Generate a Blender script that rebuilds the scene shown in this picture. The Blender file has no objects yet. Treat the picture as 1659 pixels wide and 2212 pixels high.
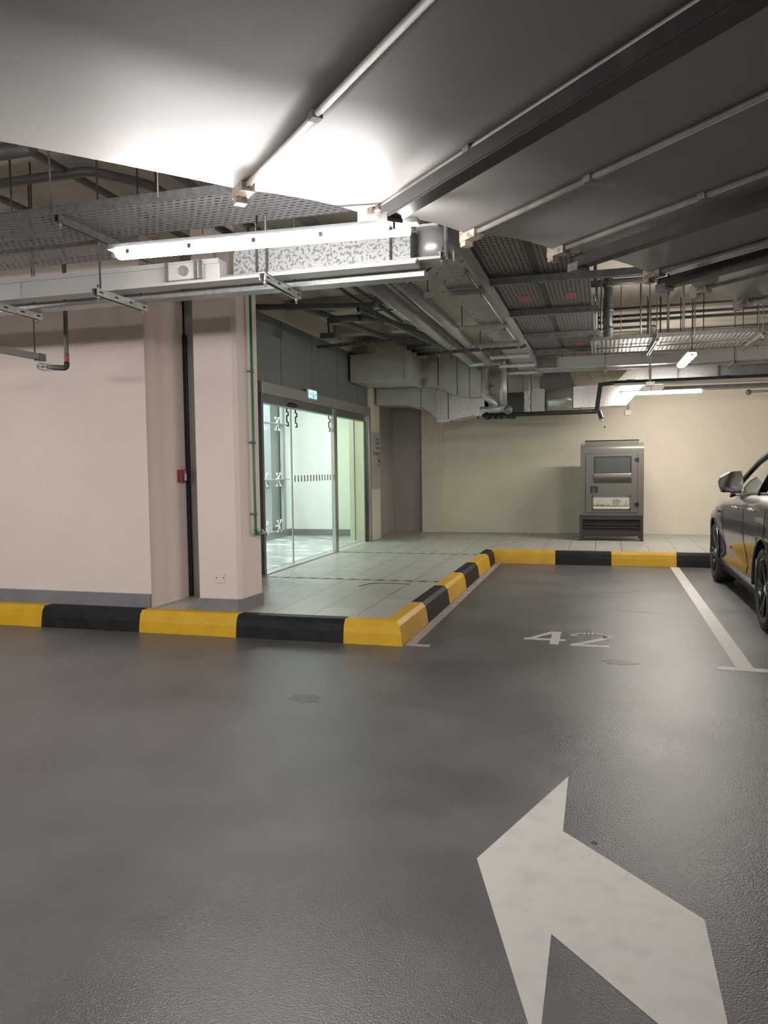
import bpy, bmesh, math, random
from mathutils import Vector, Matrix
random.seed(7)
C = bpy.context.scene.collection
SC = bpy.context.scene
PI = math.pi
def R(a): return math.radians(a)

# ------------------------------------------------------------------ camera
cam_d = bpy.data.cameras.new('camera'); cam = bpy.data.objects.new('camera', cam_d); C.objects.link(cam)
yaw, pit, rol = R(-16.167), R(3.285), R(0.761)
F = Vector((math.sin(yaw)*math.cos(pit), math.cos(yaw)*math.cos(pit), -math.sin(pit)))
r0 = Vector((math.cos(yaw), -math.sin(yaw), 0)); d0 = F.cross(r0)
r1 = math.cos(rol)*r0 + math.sin(rol)*d0; d1 = -math.sin(rol)*r0 + math.cos(rol)*d0
cam.matrix_world = Matrix(((r1.x, -d1.x, -F.x, 0), (r1.y, -d1.y, -F.y, 0), (r1.z, -d1.z, -F.z, 1.5), (0, 0, 0, 1)))
cam_d.sensor_fit = 'VERTICAL'; cam_d.sensor_height = 36.0; cam_d.lens = 36.0*1636.8/2212
cam_d.clip_start = 0.05; cam_d.clip_end = 200
SC.camera = cam
# ------------------------------------------------------------------ world, exposure, daylight
SC.view_settings.view_transform = 'Standard'; SC.view_settings.look = 'None'
SC.view_settings.exposure = 0.0; SC.view_settings.gamma = 1.0; SC.view_settings.use_curve_mapping = False
W = bpy.data.worlds.new('sky'); SC.world = W; W.use_nodes = True
W.node_tree.nodes['Background'].inputs[0].default_value = (0.62, 0.82, 1.0, 1)
W.node_tree.nodes['Background'].inputs[1].default_value = 1.6
def area(name, loc, rot, sx, sy, power, col):
    l = bpy.data.lights.new(name, 'AREA'); l.shape = 'RECTANGLE'; l.size = sx; l.size_y = sy
    l.energy = power; l.color = col
    o = bpy.data.objects.new(name, l); C.objects.link(o); o.location = loc; o.rotation_euler = rot
    return o
area('daylight_over_light_well', (-7.1, 14.5, 5.2), (0, 0, 0), 1.6, 8.5, 950, (0.78, 0.92, 1.0))
area('lobby_fill_light', (-5.1, 11.3, 3.05), (0, 0, 0), 0.6, 3.6, 85, (0.97, 1.0, 0.95))  # unseen lamp added to brighten the lobby
TUBE = 165.0          # strength of the tubes near the camera
TUBE_FAR = 195.0
LAMP_COL = (1.0, 0.975, 0.95, 1)

# ------------------------------------------------------------------ materials
def nd(nt, t, **kw):
    n = nt.nodes.new(t)
    for k, v in kw.items():
        if k in n.inputs: n.inputs[k].default_value = v
        else: setattr(n, k, v)
    return n
def base_mat(name, col, rough=.5, metal=0., spec=.5, coat=0.):
    m = bpy.data.materials.new(name); m.use_nodes = True
    b = m.node_tree.nodes['Principled BSDF']
    b.inputs['Base Color'].default_value = (*col, 1); b.inputs['Roughness'].default_value = rough
    b.inputs['Metallic'].default_value = metal; b.inputs['Specular IOR Level'].default_value = spec
    b.inputs['Coat Weight'].default_value = coat; b.inputs['Coat Roughness'].default_value = .04
    return m
def vary(m, col2, scale=3., lo=.4, hi=.6, detail=4., bump=0., bscale=120., stretch=None, rvar=None, distance=.01):
    nt = m.node_tree; b = nt.nodes['Principled BSDF']
    g = nd(nt, 'ShaderNodeNewGeometry'); src = g.outputs['Position']
    if stretch:
        mp = nd(nt, 'ShaderNodeMapping'); mp.inputs['Scale'].default_value = stretch
        nt.links.new(src, mp.inputs[0]); src = mp.outputs[0]
    n = nd(nt, 'ShaderNodeTexNoise', Scale=scale, Detail=detail)
    nt.links.new(src, n.inputs['Vector'])
    rp = nd(nt, 'ShaderNodeValToRGB'); rp.color_ramp.elements[0].position = lo; rp.color_ramp.elements[1].position = hi
    rp.color_ramp.elements[0].color = b.inputs['Base Color'].default_value[:]
    rp.color_ramp.elements[1].color = (*col2, 1)
    nt.links.new(n.outputs[0], rp.inputs[0]); nt.links.new(rp.outputs[0], b.inputs['Base Color'])
    if rvar:
        mr = nd(nt, 'ShaderNodeMapRange'); mr.inputs['To Min'].default_value = rvar[0]; mr.inputs['To Max'].default_value = rvar[1]
        mr.inputs['From Min'].default_value = .3; mr.inputs['From Max'].default_value = .7
        nt.links.new(n.outputs[0], mr.inputs[0]); nt.links.new(mr.outputs[0], b.inputs['Roughness'])
    if bump:
        n2 = nd(nt, 'ShaderNodeTexNoise', Scale=bscale, Detail=2.)
        nt.links.new(g.outputs['Position'], n2.inputs['Vector'])
        bp = nd(nt, 'ShaderNodeBump', Strength=bump, Distance=distance)
        nt.links.new(n2.outputs[0], bp.inputs['Height']); nt.links.new(bp.outputs[0], b.inputs['Normal'])
    return m
def emis(name, col, s):
    m = bpy.data.materials.new(name); m.use_nodes = True; nt = m.node_tree; nt.nodes.clear()
    e = nd(nt, 'ShaderNodeEmission', Color=col, Strength=s); o = nd(nt, 'ShaderNodeOutputMaterial')
    nt.links.new(e.outputs[0], o.inputs[0]); return m
def glass(name, tint=(.93, .97, .95), gl=.10, rough=.0):
    m = bpy.data.materials.new(name); m.use_nodes = True; nt = m.node_tree; nt.nodes.clear()
    t = nd(nt, 'ShaderNodeBsdfTransparent', Color=(*tint, 1)); g = nd(nt, 'ShaderNodeBsdfGlossy', Roughness=rough)
    fr = nd(nt, 'ShaderNodeFresnel', IOR=1.5); mul = nd(nt, 'ShaderNodeMath', operation='MULTIPLY'); mul.inputs[1].default_value = 10*gl
    mx = nd(nt, 'ShaderNodeMixShader'); o = nd(nt, 'ShaderNodeOutputMaterial')
    geo = nd(nt, 'ShaderNodeNewGeometry'); inv = nd(nt, 'ShaderNodeMath', operation='SUBTRACT'); inv.inputs[0].default_value = 1; nt.links.new(geo.outputs['Backfacing'], inv.inputs[1])
    m2 = nd(nt, 'ShaderNodeMath', operation='MULTIPLY', use_clamp=True); nt.links.new(fr.outputs[0], mul.inputs[0]); nt.links.new(mul.outputs[0], m2.inputs[0]); nt.links.new(inv.outputs[0], m2.inputs[1]); nt.links.new(m2.outputs[0], mx.inputs[0])
    nt.links.new(t.outputs[0], mx.inputs[1]); nt.links.new(g.outputs[0], mx.inputs[2]); nt.links.new(mx.outputs[0], o.inputs[0])
    return m
def perf(name, col, sx, sy, rx, ry, rough=.45, metal=.6, stag=True):
    """sheet metal with real open holes on a grid in world x and y"""
    m = base_mat(name, col, rough, metal); nt = m.node_tree; b = nt.nodes['Principled BSDF']
    g = nd(nt, 'ShaderNodeNewGeometry'); sp = nd(nt, 'ShaderNodeSeparateXYZ'); nt.links.new(g.outputs['Position'], sp.inputs[0])
    def M(op, a, bb=None):
        n = nd(nt, 'ShaderNodeMath', operation=op)
        for i, v in enumerate((a, bb)):
            if v is None: continue
            if isinstance(v, (int, float)): n.inputs[i].default_value = v
            else: nt.links.new(v, n.inputs[i])
        return n.outputs[0]
    yy = M('DIVIDE', sp.outputs[1], sy); row = M('FLOOR', yy)
    xx = M('DIVIDE', sp.outputs[0], sx)
    if stag: xx = M('ADD', xx, M('MULTIPLY', row, .5))
    fx = M('DIVIDE', M('MULTIPLY', M('SUBTRACT', M('FRACT', xx), .5), sx), rx)
    fy = M('DIVIDE', M('MULTIPLY', M('SUBTRACT', M('FRACT', yy), .5), sy), ry)
    d = M('ADD', M('POWER', M('ABSOLUTE', fx), 2.), M('POWER', M('ABSOLUTE', fy), 2.))
    hole = M('LESS_THAN', d, 1.)
    t = nd(nt, 'ShaderNodeBsdfTransparent'); mx = nd(nt, 'ShaderNodeMixShader'); o = nt.nodes['Material Output']
    nt.links.new(hole, mx.inputs[0]); nt.links.new(b.outputs[0], mx.inputs[1]); nt.links.new(t.outputs[0], mx.inputs[2])
    nt.links.new(mx.outputs[0], o.inputs[0]); return m
def tiles(name, col, col2, grout, w, h, rough):
    m = base_mat(name, col, rough); nt = m.node_tree; b = nt.nodes['Principled BSDF']
    g = nd(nt, 'ShaderNodeNewGeometry'); mp = nd(nt, 'ShaderNodeMapping'); nt.links.new(g.outputs['Position'], mp.inputs[0])
    mp.inputs['Rotation'].default_value = (0, 0, PI/2); mp.inputs['Location'].default_value = (.13, .12, 0)
    br = nd(nt, 'ShaderNodeTexBrick'); nt.links.new(mp.outputs[0], br.inputs['Vector'])
    br.offset = 0.5; br.inputs['Scale'].default_value = 1; br.inputs['Brick Width'].default_value = w; br.inputs['Row Height'].default_value = h
    br.inputs['Mortar Size'].default_value = .007; br.inputs['Mortar Smooth'].default_value = .2
    br.inputs['Color1'].default_value = (*col, 1); br.inputs['Color2'].default_value = (*col2, 1); br.inputs['Mortar'].default_value = (*grout, 1)
    nz = nd(nt, 'ShaderNodeTexNoise', Scale=2.2, Detail=6.); nt.links.new(g.outputs['Position'], nz.inputs['Vector'])
    mr = nd(nt, 'ShaderNodeMapRange'); mr.inputs['From Min'].default_value = .3; mr.inputs['From Max'].default_value = .7
    mr.inputs['To Min'].default_value = rough-.08; mr.inputs['To Max'].default_value = rough+.12
    nt.links.new(nz.outputs[0], mr.inputs[0]); nt.links.new(mr.outputs[0], b.inputs['Roughness'])
    nt.links.new(br.outputs[0], b.inputs['Base Color']); return m

M = {}
M['epoxy'] = vary(base_mat('grey_epoxy_floor', (.086, .083, .087), .33, spec=.6), (.126, .120, .121), 1.3, .38, .68, 10., bump=.6, bscale=140., rvar=(.30, .42), distance=.004)
M['tile'] = tiles('grey_floor_tile', (.40, .385, .355), (.43, .415, .38), (.17, .16, .15), 1.2, .40, .34)
M['wall_pink_cast'] = vary(base_mat('cream_paint_with_pink_light', (.74, .635, .585), .75, spec=.25), (.77, .66, .60), 1.2, .35, .65, 5., bump=.15, bscale=60., distance=.006)  # pink cast of the light mixed into the cream wall colour
M['wall_cream'] = vary(base_mat('cream_wall_paint', (.68, .625, .52), .8, spec=.25), (.74, .675, .565), .9, .35, .65, 6., bump=.2, bscale=40., distance=.008)
M['wall_grey'] = vary(base_mat('grey_paint_and_niche_shade', (.36, .335, .31), .8, spec=.2), (.40, .37, .34), 1., .35, .65, 5.)
M['wall_dark'] = base_mat('dark_grey_panel_paint', (.19, .20, .205), .6, spec=.3)
M['lobby_white'] = vary(base_mat('white_lobby_paint', (.80, .82, .78), .7, spec=.2), (.84, .85, .81), 1., .4, .6)
M['skirting'] = vary(base_mat('grey_skirting_paint', (.20, .195, .205), .5), (.225, .22, .23), 4.)
M['slab'] = vary(base_mat('cream_concrete_soffit', (.56, .51, .44), .85, spec=.2), (.62, .565, .485), .8, .35, .65, 5.)
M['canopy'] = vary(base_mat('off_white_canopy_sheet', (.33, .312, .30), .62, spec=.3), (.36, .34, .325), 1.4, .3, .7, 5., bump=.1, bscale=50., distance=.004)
M['pipe_white'] = vary(base_mat('stained_white_pipe', (.36, .335, .31), .6), (.29, .255, .225), 9.)
M['bracket'] = vary(base_mat('chipped_cream_bracket', (.46, .39, .32), .55), (.22, .17, .14), 22., .5, .62)
M['hole'] = base_mat('black_hole', (.01, .01, .01), .9)
M['steel_dark'] = vary(base_mat('dark_weathered_steel', (.050, .046, .045), .5, .3), (.10, .08, .065), 7., .55, .75)
M['steel_grey'] = vary(base_mat('grey_steel_section', (.23, .23, .225), .45, .5), (.17, .17, .165), 12.)
M['galv'] = vary(base_mat('galvanised_strut', (.42, .42, .41), .36, .75), (.34, .34, .33), 30.)
M['galv_bright'] = vary(base_mat('shade_brightened_galvanised_strut', (.62, .62, .61), .35, .5), (.50, .50, .49), 30.)  # lighter strut copy, making up for lamp light the duct blocks
M['galv_dim'] = vary(base_mat('dull_galvanised_strut', (.22, .22, .215), .45, .6), (.16, .16, .155), 24.)
M['galv_duct'] = vary(base_mat('speckled_galvanised_duct', (.36, .365, .36), .5, .35), (.17, .17, .165), 55., .52, .58, 2.)
M['duct_grey'] = vary(base_mat('galvanised_duct_sheet', (.50, .49, .47), .42, .35), (.43, .42, .40), 3., .35, .65)
M['duct_shiny'] = vary(base_mat('bright_galvanised_duct', (.58, .56, .54), .28, .7), (.47, .45, .43), 40., .45, .6)
M['duct_purple'] = vary(base_mat('grey_duct_board', (.20, .195, .205), .6), (.23, .225, .235), 20.)
M['foil'] = vary(base_mat('bright_foil_tape', (.75, .75, .73), .22, .9), (.35, .35, .34), 60., .45, .55, bump=.6, bscale=90.)
M['pipe_silver'] = vary(base_mat('silver_foil_pipe_wrap', (.47, .475, .47), .36, .45), (.42, .425, .42), 6.)
M['pipe_grey'] = base_mat('grey_painted_pipe', (.17, .17, .165), .45, .3)
M['pipe_black'] = base_mat('black_insulated_pipe', (.022, .024, .026), .55)
M['pipe_darkgrey'] = base_mat('dark_grey_plastic_pipe', (.075, .078, .085), .4)
M['trunk'] = base_mat('light_grey_painted_trunking', (.46, .44, .43), .42, .1)
M['trunk_edge'] = base_mat('white_edged_trunking_lip', (.46, .445, .43), .4, .1)
M['rod'] = base_mat('threaded_steel_rod', (.13, .125, .12), .45, .6)
M['perf_tray'] = perf('perforated_galvanised_tray', (.30, .30, .31), .05, .038, .019, .007)
M['perf_lid'] = perf('punched_metal_tray', (.215, .215, .22), .040, .060, .0115, .0115, stag=False)
M['perf_slot'] = perf('slotted_metal_tray', (.42, .41, .41), .052, .085, .013, .030, stag=False)
M['perf_few'] = perf('sparsely_punched_tray', (.42, .42, .415), .12, .14, .014, .014)
M['yellow'] = vary(base_mat('yellow_kerb_paint', (.68, .40, .015), .42), (.60, .335, .012), 5., .35, .65, 5., bump=.25, bscale=70., distance=.006)
M['black_kerb'] = vary(base_mat('black_kerb_paint', (.009, .009, .011), .55, spec=.28), (.016, .015, .017), 7., .4, .65, 5., bump=.25, bscale=70., distance=.006)
M['line_white'] = vary(base_mat('off_white_road_paint', (.55, .52, .485), .5), (.47, .44, .41), 9., .5, .75, 8., bump=.15, bscale=90., distance=.004)
M['line_pink'] = vary(base_mat('scuffed_pinkish_road_paint', (.42, .36, .335), .6), (.30, .265, .25), 9., .4, .65, 6.)
M['steel_brushed'] = base_mat('brushed_stainless_steel', (.62, .60, .55), .25, 1.0)
M['steel_frame'] = base_mat('satin_grey_metal', (.40, .40, .40), .35, .6)
M['alu_header'] = base_mat('grey_anodised_header', (.16, .16, .165), .4, .4)
M['black'] = base_mat('black_plastic', (.012, .012, .013), .35)
M['black_rubber'] = base_mat('black_rubber', (.014, .014, .015), .75)
M['glass'] = glass('clear_door_glass', (.955, .985, .97), .07)
M['glass_green'] = glass('green_tinted_glass', (.86, .93, .85), .12)
M['glass_car'] = glass('car_window_glass', (.62, .66, .63), .16)
M['white'] = base_mat('white_plastic', (.75, .75, .72), .4)
M['red'] = base_mat('red_plastic', (.28, .02, .045), .3)
M['red_label'] = base_mat('red_sticker', (.42, .10, .10), .6)
M['green_pipe'] = base_mat('green_plastic_pipe', (.03, .20, .12), .35)
M['chrome'] = base_mat('polished_chrome', (.80, .80, .80), .08, 1.0)
M['ink'] = base_mat('black_sign_lettering', (.07, .07, .07), .6)
M['kiosk'] = base_mat('grey_powder_coated_steel', (.125, .118, .104), .36, .2)
M['kiosk_base'] = base_mat('dark_brown_painted_steel', (.035, .028, .025), .4, .2)
M['kiosk_recess'] = base_mat('dark_smoked_panel', (.028, .030, .030), .22)
M['car_paint'] = base_mat('metallic_dark_blue_paint', (.022, .024, .046), .32, .25, coat=.8)
M['car_trim'] = base_mat('gloss_black_trim', (.008, .008, .009), .15)
M['rim'] = base_mat('dark_alloy', (.10, .10, .105), .25, .9)
M['tyre'] = vary(base_mat('tyre_rubber', (.020, .020, .020), .7), (.035, .034, .033), 30.)
M['hazard'] = None
M['exit_face'] = emis('lit_sign_face', (.62, .95, 1.0, 1), 1.1)
M['exit_green'] = emis('lit_sign_pictogram', (.10, .50, .55, 1), .7)
M['tube'] = emis('lit_tube_near', LAMP_COL, TUBE); M['tube_far'] = emis('lit_tube_far', (1.0, .93, .84, 1), TUBE_FAR)
M['lens'] = glass('clear_lamp_lens', (.96, .96, .95), .05)
M['fixture'] = base_mat('grey_lamp_body', (.33, .33, .33), .5)

# ------------------------------------------------------------------ mesh builder
class MB:
    def __init__(s): s.bm = bmesh.new()
    def face(s, pts):
        try: s.bm.faces.new([s.bm.verts.new(p) for p in pts])
        except ValueError: pass
        return s
    def hexa(s, p):       # 8 points: bottom 4 ccw, top 4 ccw
        v = [s.bm.verts.new(q) for q in p]
        for f in ((0,3,2,1),(4,5,6,7),(0,1,5,4),(1,2,6,5),(2,3,7,6),(3,0,4,7)): s.bm.faces.new([v[i] for i in f])
        return s
    def box(s, a, b, bev=0.):
        x0,y0,z0 = [min(a[i], b[i]) for i in range(3)]; x1,y1,z1 = [max(a[i], b[i]) for i in range(3)]
        if not bev:
            return s.hexa([(x0,y0,z0),(x1,y0,z0),(x1,y1,z0),(x0,y1,z0),(x0,y0,z1),(x1,y0,z1),(x1,y1,z1),(x0,y1,z1)])
        t = bmesh.new(); bmesh.ops.create_cube(t, size=1)
        for v in t.verts: v.co = Vector(((x0+x1)/2+v.co.x*(x1-x0), (y0+y1)/2+v.co.y*(y1-y0), (z0+z1)/2+v.co.z*(z1-z0)))
        bmesh.ops.bevel(t, geom=t.edges[:], offset=bev, segments=2, affect='EDGES', profile=.5)
        s.merge(t); return s
    def merge(s, t):
        mp = {v: s.bm.verts.new(v.co) for v in t.verts}
        for f in t.faces:
            try: nf = s.bm.faces.new([mp[v] for v in f.verts]); nf.smooth = f.smooth
            except ValueError: pass
        t.free()
    def beam(s, a, b, w, h, up=(0,0,1)):   # box along a-b
        a, b = Vector(a), Vector(b); d = (b-a).normalized(); u = Vector(up); sd = d.cross(u)
        if sd.length < 1e-4: sd = d.cross(Vector((1,0,0)))
        sd.normalize(); u = sd.cross(d).normalized()
        sd *= w/2; u *= h/2
        return s.hexa([a-sd-u, a+sd-u, b+sd-u, b-sd-u, a-sd+u, a+sd+u, b+sd+u, b-sd+u])
    def tube(s, pts, r, n=12, cap=True, smooth=True):
        pts = [Vector(p) for p in pts]; rr = r if isinstance(r, (list, tuple)) else [r]*len(pts)
        rings = []; ref = None
        for i, p in enumerate(pts):
            d = (pts[min(i+1, len(pts)-1)] - pts[max(i-1, 0)]).normalized()
            if ref is None: ref = d.orthogonal().normalized()
            ref = (ref - d*ref.dot(d)).normalized(); q = d.cross(ref)
            rings.append([s.bm.verts.new(p + (ref*math.cos(2*PI*k/n) + q*math.sin(2*PI*k/n))*rr[i]) for k in range(n)])
        for i in range(len(rings)-1):
            for k in range(n):
                f = s.bm.faces.new((rings[i][k], rings[i][(k+1)%n], rings[i+1][(k+1)%n], rings[i+1][k])); f.smooth = smooth
        if cap:
            s.bm.faces.new(rings[0][::-1]); s.bm.faces.new(rings[-1])
        return s
    def prism(s, poly, vec):   # polygon extruded by vector
        a = [s.bm.verts.new(p) for p in poly]; b = [s.bm.verts.new(Vector(p)+Vector(vec)) for p in poly]
        s.bm.faces.new(a[::-1]); s.bm.faces.new(b); n = len(a)
        for i in range(n): s.bm.faces.new((a[i], a[(i+1)%n], b[(i+1)%n], b[i]))
        return s
    def grid(s, rows, smooth=True, close=False):
        g = [[s.bm.verts.new(p) for p in r] for r in rows]
        for i in range(len(g)-1):
            m = len(g[i])
            for j in range(m if close else m-1):
                try: f = s.bm.faces.new((g[i][j], g[i][(j+1)%m], g[i+1][(j+1)%m], g[i+1][j])); f.smooth = smooth
                except ValueError: pass
        return s
    def ball(s, c, r, sc=(1,1,1), n=10):
        t = bmesh.new(); bmesh.ops.create_uvsphere(t, u_segments=n*2, v_segments=n, radius=r)
        for v in t.verts: v.co = Vector((v.co.x*sc[0], v.co.y*sc[1], v.co.z*sc[2])) + Vector(c)
        for f in t.faces: f.smooth = True
        s.merge(t); return s
    def build(s, name, mat, parent=None):
        bmesh.ops.remove_doubles(s.bm, verts=s.bm.verts, dist=1e-5)
        bmesh.ops.recalc_face_normals(s.bm, faces=s.bm.faces)
        org = wloc(parent) if parent else None
        if parent is None:
            vs = [v.co for v in s.bm.verts]; lo = [min(v[i] for v in vs) for i in range(3)]; hi = [max(v[i] for v in vs) for i in range(3)]
            org = Vector(((lo[0]+hi[0])/2, (lo[1]+hi[1])/2, lo[2]))
        bmesh.ops.translate(s.bm, verts=s.bm.verts, vec=-org)
        me = bpy.data.meshes.new(name); s.bm.to_mesh(me); s.bm.free(); me.materials.append(mat)
        o = bpy.data.objects.new(name, me); C.objects.link(o)
        if parent: o.parent = parent
        else: o.location = org
        return o
def wloc(o):
    v = Vector((0,0,0))
    while o: v += Vector(o.location); o = o.parent
    return v
def tag(o, label=None, cat=None, group=None, kind=None):
    for k, v in (('label', label), ('category', cat), ('group', group), ('kind', kind)):
        if v: o[k] = v
    return o
def empty(name, loc, label, cat, group=None):
    o = bpy.data.objects.new(name, None); C.objects.link(o); o.location = loc; o.empty_display_size = .1
    return tag(o, label, cat, group)
def struct(name, mb, mat): return tag(mb.build(name, mat), kind='structure')
def dup(o, loc=None, parent=None):
    c = o.copy(); C.objects.link(c)
    if parent: c.parent = parent
    for ch in list(o.children): dup(ch, None, c)
    if loc is not None: c.location = loc
    return c
def bend(p, n=5, r=.08):   # round the corners of a polyline
    p = [Vector(q) for q in p]; out = [p[0]]
    for i in range(1, len(p)-1):
        a, b, c = p[i-1], p[i], p[i+1]; u = (a-b).normalized(); v = (c-b).normalized()
        q0, q1 = b+u*r, b+v*r
        for k in range(n+1):
            t = k/n; out.append((1-t)**2*q0 + 2*t*(1-t)*b + t*t*q1)
    out.append(p[-1]); return out

# ================================================================== SETTING
PZ = .19; KZ = .2; SL = 3.72
struct('floor', MB().box((-11, -10, -.2), (9, 12.05, 0)), M['epoxy'])
fl = MB(); fl.box((-11, 6.28, 0.0), (-1.80, 15.6, PZ)); fl.box((-1.80, 12.0, 0.0), (9, 15.6, PZ))
struct('floor', fl, M['tile'])
struct('ceiling', MB().box((-11, -10, SL), (9, 7.1, SL+.3)).box((-6.05, 7.1, SL), (9, 16, SL+.3)), M['slab'])
# soffit beams over the left bay (light strips between dark gaps)
struct('trim_1', MB().box((-4.35, 7.1, 3.45), (-4.02, 15.2, SL)), M['slab'])
struct('wall_far', MB().box((-3.57, 15.2, PZ), (9, 15.5, SL)), M['wall_cream'])
struct('trim_2', MB().box((-3.57, 15.13, PZ), (-3.12, 15.24, SL)), M['wall_cream'])
struct('wall_niche', MB().box((-4.3, 15.22, PZ), (-3.57, 15.5, SL)), M['wall_grey'])  # shade of the niche put into the wall colour as grey
lw = MB(); lw.box((-11, 6.32, 0), (-4.17, 6.9, SL)); lw.box((-4.6, 6.9, 0), (-4.17, 7.02, SL))
struct('wall_left', lw, M['wall_pink_cast'])
struct('baseboard_left', MB().box((-11, 6.295, PZ), (-4.172, 6.33, PZ+.135)), M['skirting'])
struct('wall_back', MB().box((-11, -10.3, 0), (9, -10, SL)), M['wall_cream'])
struct('wall_right', MB().box((9, -10, 0), (9.3, 16, SL)), M['wall_cream'])
struct('wall_side', MB().box((-11.3, -10, 0), (-11, 7, SL)), M['wall_pink_cast'])
# recess with dark steel door between wall and pillar
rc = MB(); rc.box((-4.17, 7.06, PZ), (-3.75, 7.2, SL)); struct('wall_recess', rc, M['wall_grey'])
d = empty('door_2', (-3.85, 7.03, PZ), None, None); tag(d, kind='structure')
MB().box((-4.168, 7.0, PZ), (-4.135, 7.06, 2.9)).build('door_jamb', M['black'], d)
MB().box((-4.13, 7.03, PZ), (-3.76, 7.06, 2.9)).build('door_leaf', M['steel_frame'], d)
# pillar
pl = MB(); ch = .035
poly = [(-3.62, 6.27, PZ), (-3.2-ch, 6.27, PZ), (-3.2, 6.27+ch, PZ), (-3.175, 6.67, PZ), (-3.62, 6.67, PZ)]
pl.prism(poly, (0, 0, SL-PZ)); struct('wall_pillar', pl, M['wall_pink_cast'])
e = .012
struct('baseboard_pillar', MB().prism([(-3.62-e, 6.27-e, PZ), (-3.2-ch+e, 6.27-e, PZ), (-3.2+e, 6.27+ch-e, PZ), (-3.175+e, 6.67+e, PZ), (-3.62-e, 6.67+e, PZ)], (0, 0, .125)), M['skirting'])
# door wall
DX = -4.08
dw = MB(); dw.box((DX-.2, 7.2, 2.6), (DX, 13.1, 3.45)); dw.box((DX-.2, 7.2, PZ), (DX, 8.55, 2.6))
struct('wall_entrance', dw, M['wall_dark'])
sm = MB()
for y in (9.3, 10.4, 11.5, 12.5): sm.box((DX, y-.002, 2.62), (DX+.003, y+.002, 3.44))
struct('trim_3', sm, M['black'])
struct('wall_entrance_end', MB().box((-4.35, 13.14, PZ), (-4.055, 13.76, 3.45)), M['wall_cream'])
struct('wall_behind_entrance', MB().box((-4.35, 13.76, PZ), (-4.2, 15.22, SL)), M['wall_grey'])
# lobby
struct('wall_lobby_back', MB().box((-6.2, 14.0, PZ), (-4.36, 14.2, 3.3)), M['lobby_white'])
struct('baseboard_lobby', MB().box((-6.02, 13.985, PZ), (-4.36, 14.0, PZ+.13)), M['skirting'])
struct('wall_lobby_right', MB().box((-4.45, 13.12, PZ), (-4.36, 14.0, 3.3)), M['wall_cream'])
struct('wall_lobby_near', MB().box((-6.2, 7.0, PZ), (-4.29, 7.2, 3.3)), M['lobby_white'])
struct('ceiling_lobby', MB().box((-6.2, 7.0, 3.1), (DX-.2, 14.1, 3.3)), M['lobby_white'])
lf = base_mat('polished_stone_with_light_patches', (.46, .47, .46), .22); vary(lf, (.74, .76, .76), 2.6, .52, .62, 3., stretch=(1, 2.5, 1), rvar=(.15, .3))  # bright patches of light mixed into the stone colour
struct('floor_lobby', MB().box((-6.1, 7.2, PZ), (DX-.15, 14.0, PZ+.004)), lf)
# lobby window wall
w = empty('window_1', (-6.05, 10.6, PZ), None, None); tag(w, kind='structure')
MB().box((-6.12, 7.2, PZ), (-5.98, 14.0, PZ+.14)).build('window_sill', M['steel_frame'], w)
for z0, z1 in ((PZ+.15, 1.30), (1.33, 2.36), (2.39, 3.1)):
    for y0, y1 in ((7.25, 10.2), (10.22, 13.62)): MB().box((-6.055, y0, z0), (-6.045, y1, z1)).build('window_pane', M['glass'], w)
for z in (1.315, 2.375): MB().box((-6.10, 7.2, z-.01), (-5.92, 13.8, z+.01)).build('glass_shelf', M['steel_frame'], w)
for z in (1.315, 2.375, .42):
    for y in (12.75, 13.35):
        s = MB(); s.tube([(-6.03, y, z), (-5.94, y, z+.03)], .016, 8)
        for sy in (-1, 1):
            for sz in (-1, 1): s.tube([(-5.95, y, z+.03), (-5.96, y+sy*.08, z+sz*.11)], .010, 6); s.tube([(-5.97, y+sy*.08, z+sz*.11), (-5.94, y+sy*.08, z+sz*.11)], .022, 8)
        s.build('spider_fitting', M['chrome'], w)
MB().box((-6.03, 13.62, PZ), (-5.97, 13.72, 3.1)).build('window_post', M['steel_frame'], w)
struct('trim_4', MB().box((-6.42, 13.60, PZ), (-6.22, 14.25, 5.2)), M['steel_frame'])
struct('trim_5', MB().box((-6.40, 7.2, 1.14), (-6.3, 13.6, 1.30)), M['steel_frame'])
struct('wall_light_well', MB().box((-8.2, 7, -.5), (-8.0, 19, 5.4)), M['lobby_white'])
we = MB(); we.box((-8.2, 19.0, -.5), (-6.0, 19.2, 5.4)); we.box((-6.2, 14.2, -.5), (-6.0, 19.0, 5.4)); we.box((-6.2, 7.2, 3.3), (-6.1, 14.2, 5.4)); we.box((-8.2, 7.0, -.5), (-6.2, 7.2, 5.4)); we.box((-8.2, 7, -.5), (-6.1, 19.2, -.3))
struct('wall_light_well_end', we, M['lobby_white'])
# entrance door (sliding glass) ---------------------------------------
dr = empty('door_1', (DX, 10.9, PZ), None, None); tag(dr, kind='structure')
hd = MB(); hd.box((DX-.12, 8.6, 2.45), (DX+.05, 13.12, 2.60), .006); hd.build('door_header', M['steel_frame'], dr)
MB().box((DX-.10, 8.62, 2.34), (DX+.012, 13.06, 2.45)).build('track_cover', M['alu_header'], dr)
MB().box((DX-.06, 8.60, PZ), (DX+.03, 8.66, 2.46)).build('door_jamb', M['alu_header'], dr)
MB().box((DX-.06, 13.02, PZ), (DX+.05, 13.12, 2.46)).build('door_jamb', M['steel_brushed'], dr)
MB().box((DX-.03, 11.24, PZ), (DX+.025, 11.38, 2.44)).build('door_post', M['steel_brushed'], dr)
MB().box((DX-.05, 8.62, PZ), (DX+.05, 11.24, PZ+.012)).build('threshold', M['steel_frame'], dr)
g1 = MB().box((DX-.035, 8.66, PZ+.02), (DX-.023, 9.64, 2.36)).build('glass_leaf', M['glass'], dr)
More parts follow.
